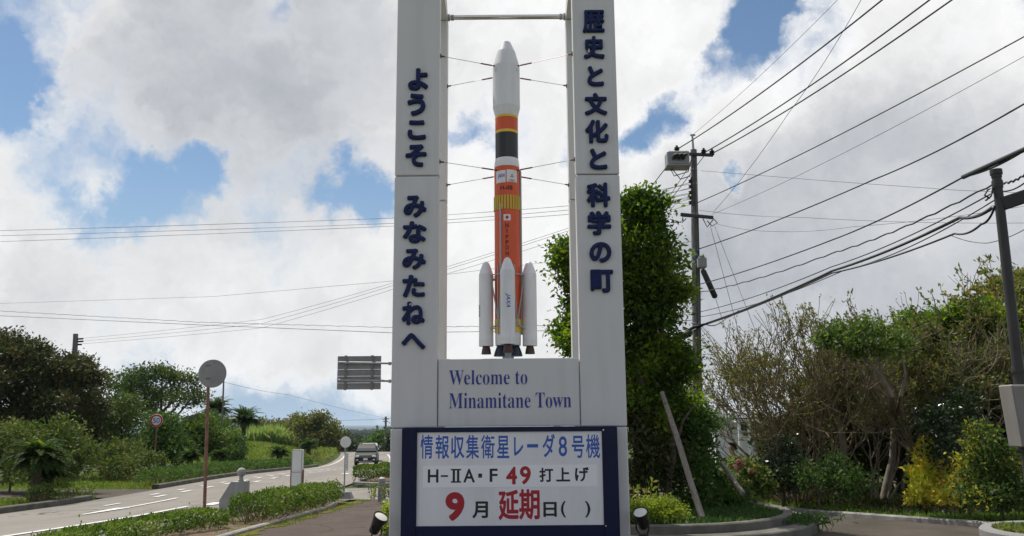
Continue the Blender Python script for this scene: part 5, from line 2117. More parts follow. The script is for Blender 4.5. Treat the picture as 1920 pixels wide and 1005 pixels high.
def white_building():
    Y = 44.0
    x0, x1 = at(1340, 800, Y).x, at(1430, 800, Y).x + 3.5
    zt_ = at(1380, 773, Y).z
    zg = hz(x0 + 2, Y)
    t = thing('white_building', 'white flat roofed building glimpsed between tall tree and bare bush', 'building', ((x0 + x1) / 2, Y, zg))
    wl = MB()
    wl.bbox(x0, x1, Y, Y + 7, zg - .3, zt_ - .28, .01)
    zl = at(1380, 815, Y).z
    wl = wl.build('wall', M_WALLW, t)
    MB().bbox(x0 - .25, x1 + .25, Y - .3, Y + 7.3, zt_ - .278, zt_, .02).build('roof_slab', M_WALLW, t)
    u = at(1394.5, 793, Y)
    w = MB().bbox(u.x - .16, u.x + .16, Y - .03, Y + .02, u.z - .36, u.z + .36, .004).build('window', M_WINDK, t)
    MB().box(u.x - .012, u.x + .012, Y - .04, Y - .031, u.z - .35, u.z + .35).build('mullion', M_GALV, w)
    u = at(1356, 796, Y)
    M = Matrix.Translation((u.x, Y - .01, u.z)) @ Matrix.Rotation(rad(90), 4, 'X')
    MB().lathe([(.14, 0), (.13, .03), (.05, .035)], (0, 0, 0), 20, M=M).build('vent', M_GALV, t, 40)
    for uu in (1404, 1386):
        c = at(uu, 800, Y - 1.0)
        MB().bbox(c.x - .06, c.x + .06, Y - 1.05, Y - .93, zg - .1, zt_ - .5, .01).build('porch_post', M_WALLW, t)
    c0, c1 = at(1380, 800, Y - 1).x, at(1430, 800, Y - 1).x
    MB().bbox(c0, c1 + 2, Y - 1.1, Y - .01, zt_ - .5, zt_ - .36, .01).build('porch_roof', M_WALLW, t)
    d = at(1432, 840, Y)
    dr = MB().bbox(d.x - .4, d.x + .4, Y - .035, Y + .01, zg, zg + 2.0, .004).build('door', mat('door_brown', (.2, .12, .08), .6), t)
    MB().bbox(d.x + .28, d.x + .34, Y - .06, Y - .036, zg + .95, zg + 1.1, .004).build('handle', M_CHROME, dr)


white_building()


def small_house():
    Y = 78.0
    x0, x1 = at(338, 790, Y).x, at(408, 790, Y).x
    ze, zr = at(372, 786, Y).z, at(372, 774, Y).z
    zg = hz((x0 + x1) / 2, Y + 3)
    t = thing('house', 'small house with grey gabled roof behind the left bushes', 'house', ((x0 + x1) / 2, Y + 3, zg))
    wl = MB().bbox(x0 + .2, x1 - .2, Y, Y + 6, zg - .4, ze, .01).build('wall', mat('house_wall', (.42, .40, .36), .8, var=.1), t)
    xm = x0 + (x1 - x0) * .55
    M = Matrix(((1, 0, 0, 0), (0, 0, 1, 0), (0, 1, 0, 0), (0, 0, 0, 1)))
    MB().prism([(x0 - .2, ze + .003), (x1 + .2, ze + .003), (xm, zr)], Y - .4, Y + 6.4, 0, M).build('roof', M_ROOFT, t)
    w = MB().bbox(xm - 1.2, xm + .2, Y - .03, Y + .02, ze - 1.5, ze - .5, .004).build('window', M_WINDK, t)
    MB().box(xm - .52, xm - .48, Y - .045, Y - .031, ze - 1.5, ze - .5).build('mullion', M_GALV, w)


small_house()


def far_block():
    Y = 1300.0
    a, b = at(537.5, 800, Y).x, at(548, 800, Y).x
    zt_ = at(543, 788.5, Y).z
    g = hz(a, Y)
    t = thing('far_building', 'tiny bluish block on the horizon above the cane field', 'building', ((a + b) / 2, Y, g))
    m_ = mat('far_wall', (.30, .31, .33), .9)
    MB().box(a, b, Y, Y + 10, g - 2, zt_ - 2).build('wall', m_, t)
    MB().box(a + 2.2, b - 2.2, Y + 1, Y + 8, zt_ - 1.99, zt_).build('roof_house', m_, t)
    for k in range(3):
        z = g + 2 + k * 4
        if z + 2 < zt_ - 2:
            MB().box(a + 1, b - 1, Y - .3, Y - .02, z, z + 2).build('window_band', M_WINDK, t)


far_block()


# ------------------------------------------------------------------ the person in the garden
def skin_body(name, joints, edges, m_, parent, sub=2):
    """one continuous surface grown round a skeleton: joints {name: (pos, rx, ry)}"""
    names = list(joints)
    me = bpy.data.meshes.new(name)
    me.from_pydata([joints[n][0] for n in names], [(names.index(a), names.index(b)) for a, b in edges], [])
    o = bpy.data.objects.new(name, me)
    COL.objects.link(o)
    md = o.modifiers.new('skin', 'SKIN')
    md.use_smooth_shade = True
    for i, n in enumerate(names):
        sv = me.skin_vertices[0].data[i]
        sv.radius = (joints[n][1], joints[n][2])
        sv.use_root = (i == 0)
    s = o.modifiers.new('sub', 'SUBSURF')
    s.levels = s.render_levels = sub
    dg = bpy.context.evaluated_depsgraph_get()
    dg.update()
    me2 = bpy.data.meshes.new_from_object(o.evaluated_get(dg))
    bpy.data.objects.remove(o)
    me2.polygons.foreach_set('use_smooth', [True] * len(me2.polygons))
    return link(name, me2, m_, parent)


def gardener():
    Y = 21.5
    h = at(1371.5, 839.5, Y)                                   # the dark head
    g = hz(h.x, Y)
    t = thing('person', 'dark haired person in a pale shirt kneeling behind the flowering bush', 'person', (h.x, Y, g))
    B = Vector((h.x, Y, 0))
    hz0 = h.z
    P = lambda x, y, z: tuple(B + Vector((x, y, hz0 + z)))
    dz = g - hz0
    M_SKIN = mat('skin', (.42, .24, .16), .55)
    M_SHIRT = mat('pale_shirt', (.62, .64, .68), .85, var=.06, scale=8)
    M_TROUS = mat('dark_trousers', (.03, .035, .05), .9)
    # facing left of the view and away; torso leaning forward a little (towards -x)
    J = {'pelvis': (P(.16, .02, -.72), .13, .15), 'waist': (P(.14, .02, -.58), .11, .14), 'chest': (P(.08, .02, -.38), .12, .165), 'base': (P(.03, .01, -.23), .085, .11), 'neck': (P(.015, .0, -.14), .05, .052), 'skull0': (P(-.005, 0, -.07), .066, .064), 'skull': (P(0, 0, .02), .085, .074), 'crown': (P(.012, 0, .085), .06, .055)}
    E = [('pelvis', 'waist'), ('waist', 'chest'), ('chest', 'base'), ('base', 'neck'), ('neck', 'skull0'), ('skull0', 'skull'), ('skull', 'crown')]
    for s, n in ((-1, 'a'), (1, 'b')):
        J.update({'sh' + n: (P(.05, s * .17, -.26), .06, .06), 'el' + n: (P(-.08, s * .22, -.50), .043, .043), 'wr' + n: (P(-.28, s * .15, -.60), .028, .03), 'palm' + n: (P(-.35, s * .13, -.62), .018, .038),
                  'hip' + n: (P(.15, s * .09, -.74), .095, .095), 'kn' + n: (P(-.16, s * .12, dz + .10), .06, .06), 'an' + n: (P(.22, s * .11, dz + .07), .042, .042), 'toe' + n: (P(.36, s * .11, dz + .04), .035, .04)})
        E += [('base', 'sh' + n), ('sh' + n, 'el' + n), ('el' + n, 'wr' + n), ('wr' + n, 'palm' + n), ('pelvis', 'hip' + n), ('hip' + n, 'kn' + n), ('kn' + n, 'an' + n), ('an' + n, 'toe' + n)]
        for k in range(4):
            b_, y_ = 'palm' + n, s * .13 + (k - 1.5) * .017
            J['f%s%d' % (n, k)] = (P(-.39, y_, -.635), .009, .009)
            J['g%s%d' % (n, k)] = (P(-.415 - .006 * (k % 2), y_, -.66), .008, .008)
            E += [(b_, 'f%s%d' % (n, k)), ('f%s%d' % (n, k), 'g%s%d' % (n, k))]
        J['th' + n] = (P(-.345, s * .13 - s * .045, -.64), .010, .010)
        E += [('palm' + n, 'th' + n)]
    skin_body('body', J, E, M_SKIN, t)
    # face and ears (it looks left)
    mb = MB()
    mb.lathe([(.004, -.02), (.016, -.012), (.013, .012), (.006, .025)], P(-.085, 0, -.005), 8)
    mb.build('nose', M_SKIN, t, 60)
    mb = MB()
    for s in (-1, 1):
        mb.lathe([(.008, -.03), (.018, -.01), (.022, .012), (.010, .032)], P(.01, s * .078, 0), 8)
    mb.each('ear', M_SKIN, t, 60)
    mb = MB()
    for s in (-1, 1):
        mb.lathe([(.004, -.008), (.010, 0), (.004, .008)], P(-.079, s * .03, .022), 8)
    mb.each('eye', M_INK_BLACK, t, 60)
    mb = MB()
    mb.tube([P(-.075, -.022, -.055), P(-.083, 0, -.053), P(-.075, .022, -.055)], .005, 6)
    mb.build('mouth', mat('lips', (.35, .12, .10), .5), t, 60)
    hr = {'a': (P(.02, 0, .03), .096, .089), 'b': (P(.025, 0, .095), .068, .066), 'c': (P(.05, 0, -.05), .055, .075)}
    skin_body('hair', hr, [('a', 'b'), ('a', 'c')], mat('dark_hair', (.012, .011, .010), .5), t)
    S = {'w': (J['pelvis'][0], .145, .165), 'waist': (J['waist'][0], .125, .155), 'chest': (J['chest'][0], .135, .18), 'base': (P(.03, .01, -.24), .10, .125), 'col': (P(.02, .005, -.185), .066, .068)}
    ES = [('w', 'waist'), ('waist', 'chest'), ('chest', 'base'), ('base', 'col')]
    for s, n in ((-1, 'a'), (1, 'b')):
        S['s' + n] = (P(.05, s * .175, -.26), .075, .075)
        S['e' + n] = (P(-.03, s * .205, -.42), .066, .066)
        ES += [('base', 's' + n), ('s' + n, 'e' + n)]
    skin_body('shirt', S, ES, M_SHIRT, t)
    T = {'p': (P(.16, .02, -.76), .14, .16)}
    ET = []
    for s, n in ((-1, 'a'), (1, 'b')):
        T['h' + n] = (P(.14, s * .09, -.78), .107, .107)
        T['k' + n] = (P(-.16, s * .12, dz + .10), .075, .075)
        T['a' + n] = (P(.20, s * .11, dz + .075), .055, .055)
        ET += [('p', 'h' + n), ('h' + n, 'k' + n), ('k' + n, 'a' + n)]
    skin_body('trousers', T, ET, M_TROUS, t)


gardener()


# ------------------------------------------------------------------ foliage colours
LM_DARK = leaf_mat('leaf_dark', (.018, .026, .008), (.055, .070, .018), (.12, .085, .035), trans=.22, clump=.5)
LM_OLIVE = leaf_mat('leaf_olive', (0.047, 0.068, 0.019), (0.142, 0.169, 0.041), (.16, .12, .04), trans=.3)
LM_MID = leaf_mat('leaf_mid', (0.030, 0.066, 0.017), (0.084, 0.150, 0.030), None, trans=.3)
LM_BRIGHT = leaf_mat('leaf_bright', (.030, .060, .013), (.125, .185, .036), None, trans=.32, rough=.35)
LM_TALL = leaf_mat('leaf_tall_tree', (.010, .028, .006), (.086, .158, .017), (.17, .23, .03), trans=.42, rough=.3, clump=.85)
LM_HEDGE = leaf_mat('leaf_hedge', (.022, .050, .010), (.125, .20, .032), (.19, .23, .06), trans=.3, rough=.4, clump=.7)
LM_WEED = leaf_mat('leaf_weed', (.035, .068, .014), (.185, .245, .052), (.24, .21, .08), trans=.35, clump=.75)
LM_LIME = leaf_mat('leaf_lime', (.13, .19, .025), (.34, .42, .06), (.42, .45, .12), trans=.35)
LM_YELLOW = leaf_mat('leaf_croton', (.34, .44, .04), (.95, .88, .16), (.80, .50, .12), trans=.34, clump=.35)
LM_GLOSS = leaf_mat('leaf_glossy', (.012, .026, .010), (.035, .065, .018), None, trans=.12, rough=.2, spec=.55)
LM_CYCAD = leaf_mat('leaf_cycad', (.018, .042, .010), (.060, .105, .020), None, trans=.25, rough=.5, spec=.2)
LM_CYCAD_NEW = leaf_mat('leaf_cycad_new', (.12, .17, .02), (.24, .29, .04), None, trans=.35)
LM_GRASS = leaf_mat('leaf_grass', (.060, .105, .018), (.17, .24, .035), (.24, .22, .09), trans=.35)
LM_CANE = leaf_mat('leaf_cane', (.12, .19, .05), (.30, .40, .11), (.26, .26, .10), trans=.35)
LM_UMBRELLA = leaf_mat('leaf_umbrella', (.018, .040, .010), (.085, .125, .026), None, trans=.28, clump=.7)
LM_BUSH = leaf_mat('leaf_bush', (.020, .042, .010), (.115, .165, .034), (.18, .17, .06), trans=.3, clump=.75)
LM_FAR = leaf_mat('leaf_far', (.020, .036, .014), (.055, .080, .026), None, trans=.15, clump=.7)
LM_RED = leaf_mat('leaf_reddish', (.020, .048, .012), (.085, .140, .028), (.36, .32, .05), trans=.3, clump=.4)
LM_PINK = leaf_mat('petal_pink', (.30, .10, .13), (.52, .22, .26), (.40, .24, .16), trans=.3)
LM_RUST = leaf_mat('leaf_rust', (.06, .09, .02), (.18, .20, .045), (.24, .18, .05), trans=.3)

# ------------------------------------------------------------------ the left side of the road
def base_at(u, Y):
    x = at(u, 850, Y).x
    return Vector((x, Y, hz(x, Y)))


tree('broadleaf_tree', 'tallest dark brownish green tree at the far left edge', base_at(20, 41), at(25, 720, 41),
     [px(15, 680, 52, 46, 41), px(75, 702, 50, 42, 40), px(-50, 700, 70, 70, 41), px(20, 762, 75, 55, 40), px(90, 770, 55, 55, 39.5), px(48, 660, 30, 24, 41), px(-20, 652, 34, 24, 42), px(20, 830, 80, 50, 39.5)],
     LM_DARK, leaf=.17, r=.22, seed=11, dens=26, per=10, spread=.20, gaps=.12)
tree('broadleaf_tree', 'dark rounded tree right of the tallest left one, below the leaning pole', base_at(140, 42), at(140, 760, 42),
     [px(125, 706, 42, 34, 42), px(158, 735, 34, 34, 42), px(110, 765, 52, 50, 41), px(160, 790, 38, 50, 41), px(140, 840, 45, 40, 41)],
     LM_DARK, leaf=.17, r=.18, seed=12, dens=26, per=10, spread=.20, gaps=.12)
tree('feathery_tree', 'dull dark green tree between the dark trees and speed sign', base_at(205, 44), at(208, 790, 44),
     [px(205, 775, 36, 34, 44), px(228, 805, 34, 40, 44), px(190, 815, 36, 40, 43.5), px(215, 850, 45, 30, 43), px(240, 770, 20, 24, 45)],
     LM_UMBRELLA, leaf=.15, r=.10, seed=13, dens=20, per=8, spread=.25, gaps=.3)
tree('umbrella_tree', 'wide flat crowned tree with visible branches left of the round sign', base_at(305, 58), at(300, 775, 58),
     [px(225, 722, 34, 22, 58), px(262, 712, 38, 22, 57), px(305, 703, 40, 18, 58), px(345, 716, 32, 18, 58), px(368, 738, 20, 16, 58), px(248, 752, 38, 30, 57), px(290, 748, 34, 24, 59), px(340, 752, 34, 13, 57), px(232, 790, 28, 30, 58), px(275, 790, 34, 30, 58)],
     LM_UMBRELLA, leaf=.20, r=.24, seed=14, dens=9, per=9, spread=.26, gaps=.4, up=.6)
tree('round_bush', 'weedy green bush behind the big cycad at left', base_at(110, 31.5), at(110, 870, 31.5),
     [px(112, 832, 44, 38, 31.5), px(150, 858, 26, 34, 31), px(75, 850, 34, 40, 32), px(100, 880, 60, 26, 31), px(120, 805, 20, 20, 31.8)],
     LM_BUSH, leaf=.12, r=.04, seed=15, dens=40, per=8, spread=.16, gaps=.3, cat='bush', crown='foliage', trunk='stems')
tree('round_bush', 'tangled green bush at the left picture edge', base_at(25, 32), at(25, 870, 32),
     [px(20, 830, 40, 34, 32), px(45, 862, 34, 34, 31.5), px(-20, 860, 50, 44, 32)],
     LM_BUSH, leaf=.13, r=.04, seed=16, dens=34, per=8, spread=.17, gaps=.3, cat='bush', crown='foliage', trunk='stems')
tree('round_bush', 'low green scrub between the weedy bush and the speed sign', base_at(222, 40), at(222, 860, 40),
     [px(205, 850, 30, 22, 40), px(240, 852, 32, 22, 40.5), px(265, 866, 30, 18, 40), px(218, 874, 44, 16, 39)],
     LM_BUSH, leaf=.12, r=.03, seed=17, dens=36, per=8, spread=.18, gaps=.3, cat='bush', crown='foliage', trunk='stems')
tree('round_bush', 'dense climber covered bush just right of the speed sign', base_at(300, 50), at(300, 840, 50),
     [px(285, 815, 26, 36, 50), px(315, 826, 30, 36, 50), px(275, 850, 26, 26, 49.5), px(330, 850, 26, 26, 49.5), px(308, 790, 20, 16, 51)],
     LM_MID, leaf=.17, r=.06, seed=18, dens=24, per=9, spread=.2, gaps=.25, cat='bush', crown='foliage', trunk='stems')
tree('round_bush', 'bright green rounded bush in front of the small house', base_at(360, 56), at(360, 830, 56),
     [px(350, 806, 30, 22, 56), px(378, 800, 26, 20, 56), px(365, 832, 40, 26, 55.5), px(400, 830, 30, 30, 56)],
     LM_BRIGHT, leaf=.18, r=.06, seed=19, dens=20, per=9, spread=.2, gaps=.2, cat='bush', crown='foliage', trunk='stems')
tree('round_bush', 'dark bush between the rusty sign pole and the palm', base_at(425, 64), at(425, 830, 64),
     [px(415, 812, 26, 30, 64), px(440, 830, 22, 24, 64), px(400, 800, 20, 24, 65), px(430, 850, 30, 18, 63)],
     LM_MID, leaf=.2, r=.06, seed=20, dens=18, per=9, spread=.22, gaps=.2, cat='bush', crown='foliage', trunk='stems')
b = at(66, 925, 27.0)
cycad('cycad', 'large dark cycad on the left verge, nearest the road', (b.x, 27.0, hz(b.x, 27)), 1.15, .14, 1.15, 70, LM_CYCAD, 21, rise=1.2, droop=1.75, leaflet=.20, per=4, new=LM_CYCAD_NEW)
b = base_at(95, 27.6)
cycad('cycad', 'smaller cycad leaning against the largest one on the left', b, .75, .17, .85, 34, LM_CYCAD, 22, leaflet=.19, per=4)
cycad('cycad', 'cycad with a tuft of pale new fronds beside the rusty sign pole', base_at(357, 48), .75, .17, .85, 38, LM_CYCAD, 23, leaflet=.2, per=3, new=LM_CYCAD_NEW)
cycad('cycad', 'dusty cycad just right of the rusty sign pole', base_at(414, 54), .8, .17, .85, 30, LM_CYCAD, 24, leaflet=.2, per=3)
cycad('cycad', 'wide cycad at the grass field edge left of the white box sign', base_at(524, 72), .85, .25, 1.15, 40, LM_CYCAD, 25, leaflet=.26, per=3)
cycad('cycad', 'taller cycad at the field edge right of the white box sign', base_at(578, 77), 1.35, .22, 1.15, 40, LM_CYCAD, 26, leaflet=.26, per=3)
pb = base_at(455, 72)
cycad('date_palm', 'feathery palm with a short trunk at the cane field corner', pb, at(457, 795, 72).z - pb.z, .2, 1.95, 48, LM_CYCAD, 27, rise=1.3, droop=1.6, leaflet=.34, cat='palm', per=4)
pb = base_at(401, 70)
cycad('date_palm', 'feathery palm partly hidden behind the thin bare pole', pb, at(402, 775, 70).z - pb.z, .2, 1.7, 42, LM_CYCAD, 28, rise=1.3, droop=1.6, leaflet=.34, cat='palm', per=4)

hedge('hedge', 'clipped roadside hedge running beneath the 50 sign', [(RL(y) - .95, y) for y in np.arange(34.2, 47, 2)], 1.1, .62, LM_MID, 31, leaf=.085, dens=230)
hedge('hedge', 'clipped roadside hedge beyond the rusty pole, by the cycads', [(RL(y) - .95, y) for y in np.arange(47.6, 58, 2)], 1.1, .6, LM_MID, 32, leaf=.10, dens=180)
hedge('hedge', 'far clipped hedge left of the white box sign', [(RL(y) - 1.1, y) for y in np.arange(60, 71, 2)], 1.1, .6, LM_MID, 33, leaf=.12, dens=130)
hedge('hedge', 'thin leggy hedge right of the big cycad by the kerb', [(RL(y) - .75, y) for y in np.arange(25.9, 29.2, .8)], .8, .55, LM_HEDGE, 34, leaf=.07, dens=260)
hedge('hedge', 'short hedge at left picture edge before the big cycad', [(RL(y) - .8, y) for y in np.arange(20.5, 24.4, .8)], .9, .5, LM_HEDGE, 35, leaf=.07, dens=300)
hedge('hedge', 'near clipped hedge at the bottom left between road and brown path', [(-6.1, 9.0), (-5.95, 12.0), (-5.7, 14.4), (-5.25, 15.9)], .85, .36, LM_HEDGE, 36, leaf=.055, dens=900, ragged=.1)
hedge('hedge', 'second near hedge between white box sign and brown path', [(-5.02, 16.5), (-4.98, 19), (-5.05, 22), (-5.15, 24.7)], .78, .55, LM_HEDGE, 37, leaf=.058, dens=850, wob=.16)
hedge('hedge', 'square hedge behind the bus stop below the oncoming car', [(-6.5, 36.2), (-4.5, 35.8), (-1.0, 35.6)], 1.5, .72, LM_HEDGE, 38, leaf=.075, dens=800, ragged=.1)
hedge('hedge', 'rough roadside growth right of the car towards the column', [(RR(y) + 1.6, y) for y in np.arange(58, 82, 3)], 2.0, .7, LM_WEED, 39, leaf=.14, dens=70, stems=False, wob=.3, ragged=.6)
hedge('hedge', 'weedy bank along the far left road edge under the tree cluster', [(RL(y) - 1.8, y) for y in np.arange(74, 106, 4)], 2.2, .7, LM_WEED, 40, leaf=.16, dens=60, stems=False, wob=.3, ragged=.6)

# grass
Y_ = lambda rng, n, a, b: a * (b / a) ** rng.random(n)


def verge_left(rng, n):
    y = Y_(rng, n, 17, 75)
    x = road_c(y) - 3.7 - 9 * rng.random(n) ** 1.5
    return x, y


grass_patch('verge_grass', verge_left, 60000, LM_GRASS, 41, L_=.28, W=.022, lean=.5,
            keep=lambda x, y: ~((y > 28.8) & (y < 33.5)))


def field(rng, n):
    y = Y_(rng, n, 70, 160)
    x = road_c(y) - 6 - 34 * rng.random(n)
    return x, y


grass_patch('field_grass', field, 60000, LM_GRASS, 42, L_=.55, W=.09, lean=.5)


def cane(rng, n):
    y = 118 + 40 * rng.random(n)
    u = 440 + 152 * rng.random(n)
    return (u - 960) / FPX * y, y


grass_patch('sugar_cane', cane, 32000, LM_CANE, 43, L_=3.0, W=.16, lean=.22)
grass_patch('path_weeds', lambda rng, n: (-4.42 + .16 * rng.normal(size=n), 12 + 14.3 * rng.random(n)), 3500, LM_GRASS, 44, L_=.10, W=.010, lean=.6, holes=.55, lift=.04)
grass_patch('bed_weeds', lambda rng, n: (-5.4 + .5 * rng.normal(size=n), 12 + 13.5 * rng.random(n)), 2600, LM_GRASS, 45, L_=.13, W=.011, lean=.6, holes=.45, lift=.07)


def tuft(name, label, base, h, n, lm, seed, cat='weed', W=.02, leafy=True):
    """a weed: a few upright stems with leaves"""
    rng = np.random.default_rng(seed)
    t = thing(name, label, cat, tuple(base))
    A, B = [], []
    P, D = [], []
    for k in range(n):
        d = unit(rng.normal(size=(1, 3)) * .28 + np.array([[0, 0, 1]]))[0]
        hh = h * (.6 + .5 * rng.random())
        a = np.array(base) + np.array([rng.normal() * h * .12, rng.normal() * h * .12, -.03])
        A.append(a)
        B.append(a + d * hh)
        for j in range(14):
            s = .15 + .85 * rng.random()
            P.append(a + d * hh * s)
            D.append(unit((rng.normal(size=3) + np.array([0, 0, .6]))[None])[0])
    V, F = seg_tubes(np.array(A), np.array(B), .006, .003, 4)
    fast_mesh('stems', V, F, M_TWIG, t)
    Ln = h * .20 * (.6 + .7 * rng.random(len(P)))
    V, F = leaf_quads(np.array(P), np.array(D), Ln, Ln * .38, rng)
    fast_mesh('foliage', V, F, lm, t)
    return t


tuft('weed', 'pale weed growing from the path edge just left of the bollard', tuple(at(702, 934, 24.3)), .42, 6, LM_LIME, 46)
tuft('weed', 'green weed growing at the right foot of the bollard', tuple(at(727, 932, 23.8)), .42, 8, LM_WEED, 47)
tuft('weed', 'thin grassy weed left of the bus stop block', tuple(at(622, 934, 26.0)), .55, 10, LM_GRASS, 48)

# woods beyond
tree('broadleaf_tree', 'light green roadside tree cluster above the far left road bend', base_at(590, 112), at(592, 810, 112),
     [px(582, 794, 24, 17, 112), px(608, 798, 20, 22, 112), px(570, 812, 18, 18, 113), px(600, 822, 26, 18, 111), px(625, 818, 12, 20, 110), px(560, 795, 14, 10, 116)],
     LM_OLIVE, leaf=.4, r=.25, seed=51, dens=2.6, per=10, spread=.5, gaps=.2)
tree('broadleaf_tree', 'tree line bump left of the cluster, above the cane field', base_at(520, 165), at(520, 800, 165),
     [px(500, 799, 22, 8, 165), px(535, 801, 24, 8, 165), px(480, 800, 18, 9, 165), px(560, 797, 16, 12, 165)],
     LM_OLIVE, leaf=.5, r=.25, seed=52, dens=1.6, per=9, spread=.6, gaps=.2)
tree('broadleaf_tree', 'dark roadside tree just left of the bus stop disc', base_at(634, 135), at(636, 825, 135),
     [px(628, 824, 14, 20, 135), px(642, 832, 14, 16, 135), px(655, 840, 12, 9, 134), px(618, 840, 14, 10, 130)],
     LM_FAR, leaf=.5, r=.25, seed=53, dens=1.8, per=9, spread=.6, gaps=.15)
tree('broadleaf_tree', 'dark tree on the dip of the road behind the bus stop disc', base_at(668, 190), at(668, 830, 190),
     [px(668, 834, 17, 9, 190), px(658, 842, 18, 9, 190), px(682, 842, 15, 8, 190)],
     LM_FAR, leaf=.6, r=.3, seed=54, dens=1.2, per=9, spread=.7, gaps=.1)
tree('broadleaf_tree', 'roadside tree above the oncoming vehicles beside the far pole', base_at(708, 128), at(708, 830, 128),
     [px(700, 832, 14, 11, 130), px(716, 826, 14, 12, 128), px(730, 832, 16, 16, 126), px(708, 843, 18, 10, 127), px(690, 841, 10, 7, 135)],
     LM_MID, leaf=.45, r=.22, seed=55, dens=2.2, per=9, spread=.5, gaps=.2)
tree('broadleaf_tree', 'dark trees edge beside the left column at the far road', base_at(745, 118), at(745, 825, 118),
     [px(738, 834, 12, 12, 118), px(752, 815, 18, 16, 118), px(760, 835, 20, 18, 116)],
     LM_FAR, leaf=.45, r=.22, seed=56, dens=2, per=9, spread=.5, gaps=.2)


def far_woods():
    rng = np.random.default_rng(60)
    C = []
    for k in range(900):
        y = 230 * (2200 / 230) ** rng.random()
        u = 380 + 420 * rng.random() if k < 640 else -100 + 2100 * rng.random()
        x = (u - 960) / FPX * y
        r = y * .0035 * (.6 + .8 * rng.random()) + 1.3
        C.append((x, y, hz(x, y) + r * .3, r * 1.6, r * 1.3, r * .85))
    parts = []
    for c in C:
        s = c[3]
        parts.append(crown_leaves([c], s * .22, rng, dens=70 / (s * s), per=5, spread=s * .10, gaps=.1, shell=.7))
    V, F = join(parts)
    return tag(fast_mesh('far_woods', V, F, LM_FAR), kind='stuff')


far_woods()

# ------------------------------------------------------------------ the planter and the tall tree
YT = 16.0
tb = Vector((at(1222, 900, YT).x, YT, .2))
stem = lambda pts, r0, r1: ([at(u, v, y) for u, v, y in pts], list(np.linspace(r0, r1, len(pts))))
tree('evergreen_tree', 'tall dense evergreen rising behind the right column, propped with poles', tb, at(1205, 560, YT),
     [px(1196, 410, 34, 32, YT), px(1230, 446, 32, 32, YT), px(1180, 455, 44, 44, YT), px(1240, 496, 34, 30, YT), px(1208, 520, 50, 50, YT), px(1246, 548, 32, 30, YT), px(1238, 598, 46, 40, YT), px(1190, 600, 50, 50, YT),
      px(1258, 652, 24, 26, YT), px(1215, 668, 62, 40, YT), px(1250, 700, 46, 30, YT), px(1180, 700, 36, 40, YT), px(1088, 488, 34, 42, YT + .5), px(1078, 552, 25, 30, YT + .5), px(1094, 610, 42, 46, YT + .4), px(1100, 560, 40, 60, YT + .3), px(1140, 520, 50, 70, YT),
      px(1130, 620, 50, 60, YT), px(1222, 392, 22, 16, YT), px(1182, 386, 20, 14, YT), px(1100, 650, 34, 22, YT), px(1205, 740, 44, 34, YT + .5), px(1250, 750, 40, 34, YT + .8), px(1196, 750, 34, 36, YT - .4), px(1274, 548, 14, 16, YT), px(1270, 680, 18, 18, YT), px(1203, 376, 16, 14, YT), px(1222, 770, 40, 30, YT - .2), px(1072, 515, 22, 30, YT + .5), px(1068, 620, 22, 30, YT + .5), px(1066, 470, 16, 20, YT + .5)],
     LM_TALL, leaf=.095, r=.13, seed=61, bark=M_BARK, dens=100, per=8, spread=.13, gaps=.36, up=.3, shell=.45, sub=10,
     extra_trunk=[stem([(1250, 930, YT - .3), (1262, 850, YT - .3), (1250, 770, YT - .2), (1230, 690, YT)], .07, .04), stem([(1186, 940, YT + .1), (1196, 850, YT), (1176, 760, YT), (1190, 680, YT), (1215, 620, YT)], .09, .05), stem([(1262, 850, YT - .3), (1280, 790, YT), (1300, 760, YT + .2)], .035, .02)])
tree('evergreen_shrub', 'dark leafy shrub under the tall tree, right of the propping pole', Vector((at(1320, 900, 16.8).x, 16.8, .2)), at(1315, 840, 16.8),
     [px(1292, 800, 36, 36, 16.8), px(1320, 806, 20, 30, 16.8), px(1302, 850, 42, 46, 16.6), px(1338, 900, 24, 28, 17), px(1290, 900, 50, 44, 16.2), px(1340, 934, 50, 20, 16.2), px(1262, 830, 30, 50, 16.6)],
     LM_MID, leaf=.095, r=.05, seed=62, dens=95, per=8, spread=.10, gaps=.3, cat='shrub', crown='foliage', trunk='stems')
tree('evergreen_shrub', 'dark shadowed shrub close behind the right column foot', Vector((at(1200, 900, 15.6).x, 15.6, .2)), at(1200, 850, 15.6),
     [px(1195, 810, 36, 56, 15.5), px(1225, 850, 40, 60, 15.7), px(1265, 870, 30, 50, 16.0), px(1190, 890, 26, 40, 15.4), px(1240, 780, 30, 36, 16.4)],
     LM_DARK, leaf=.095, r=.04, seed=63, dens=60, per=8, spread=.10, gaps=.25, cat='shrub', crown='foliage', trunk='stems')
tree('low_shrub', 'low yellow green shrub beside the right floodlight', (at(1220, 960, 13.5).x, 13.5, .2), at(1220, 955, 13.5),
     [px(1205, 955, 26, 18, 13.4), px(1240, 958, 28, 16, 13.4), px(1268, 966, 20, 11, 13.3), px(1186, 962, 18, 16, 13.4)],
     LM_LIME, leaf=.042, r=.012, seed=64, dens=330, per=8, spread=.05, gaps=.2, cat='shrub', crown='foliage', trunk='stems')
tree('low_shrub', 'low yellow green shrub peeping out left of the left column', (at(735, 965, 13.3).x, 13.3, .2), at(735, 962, 13.3),
     [px(732, 965, 11, 18, 13.3), px(750, 960, 20, 22, 13.3), px(726, 985, 7, 9, 13.0)],
     LM_LIME, leaf=.05, r=.012, seed=65, dens=260, per=8, spread=.05, gaps=.2, cat='shrub', crown='foliage', trunk='stems')
tuft('weed', 'tall spiky weed standing behind the yellow green shrub by the right floodlight', (at(1198, 935, 14).x, 14, .2), .72, 7, LM_WEED, 66)
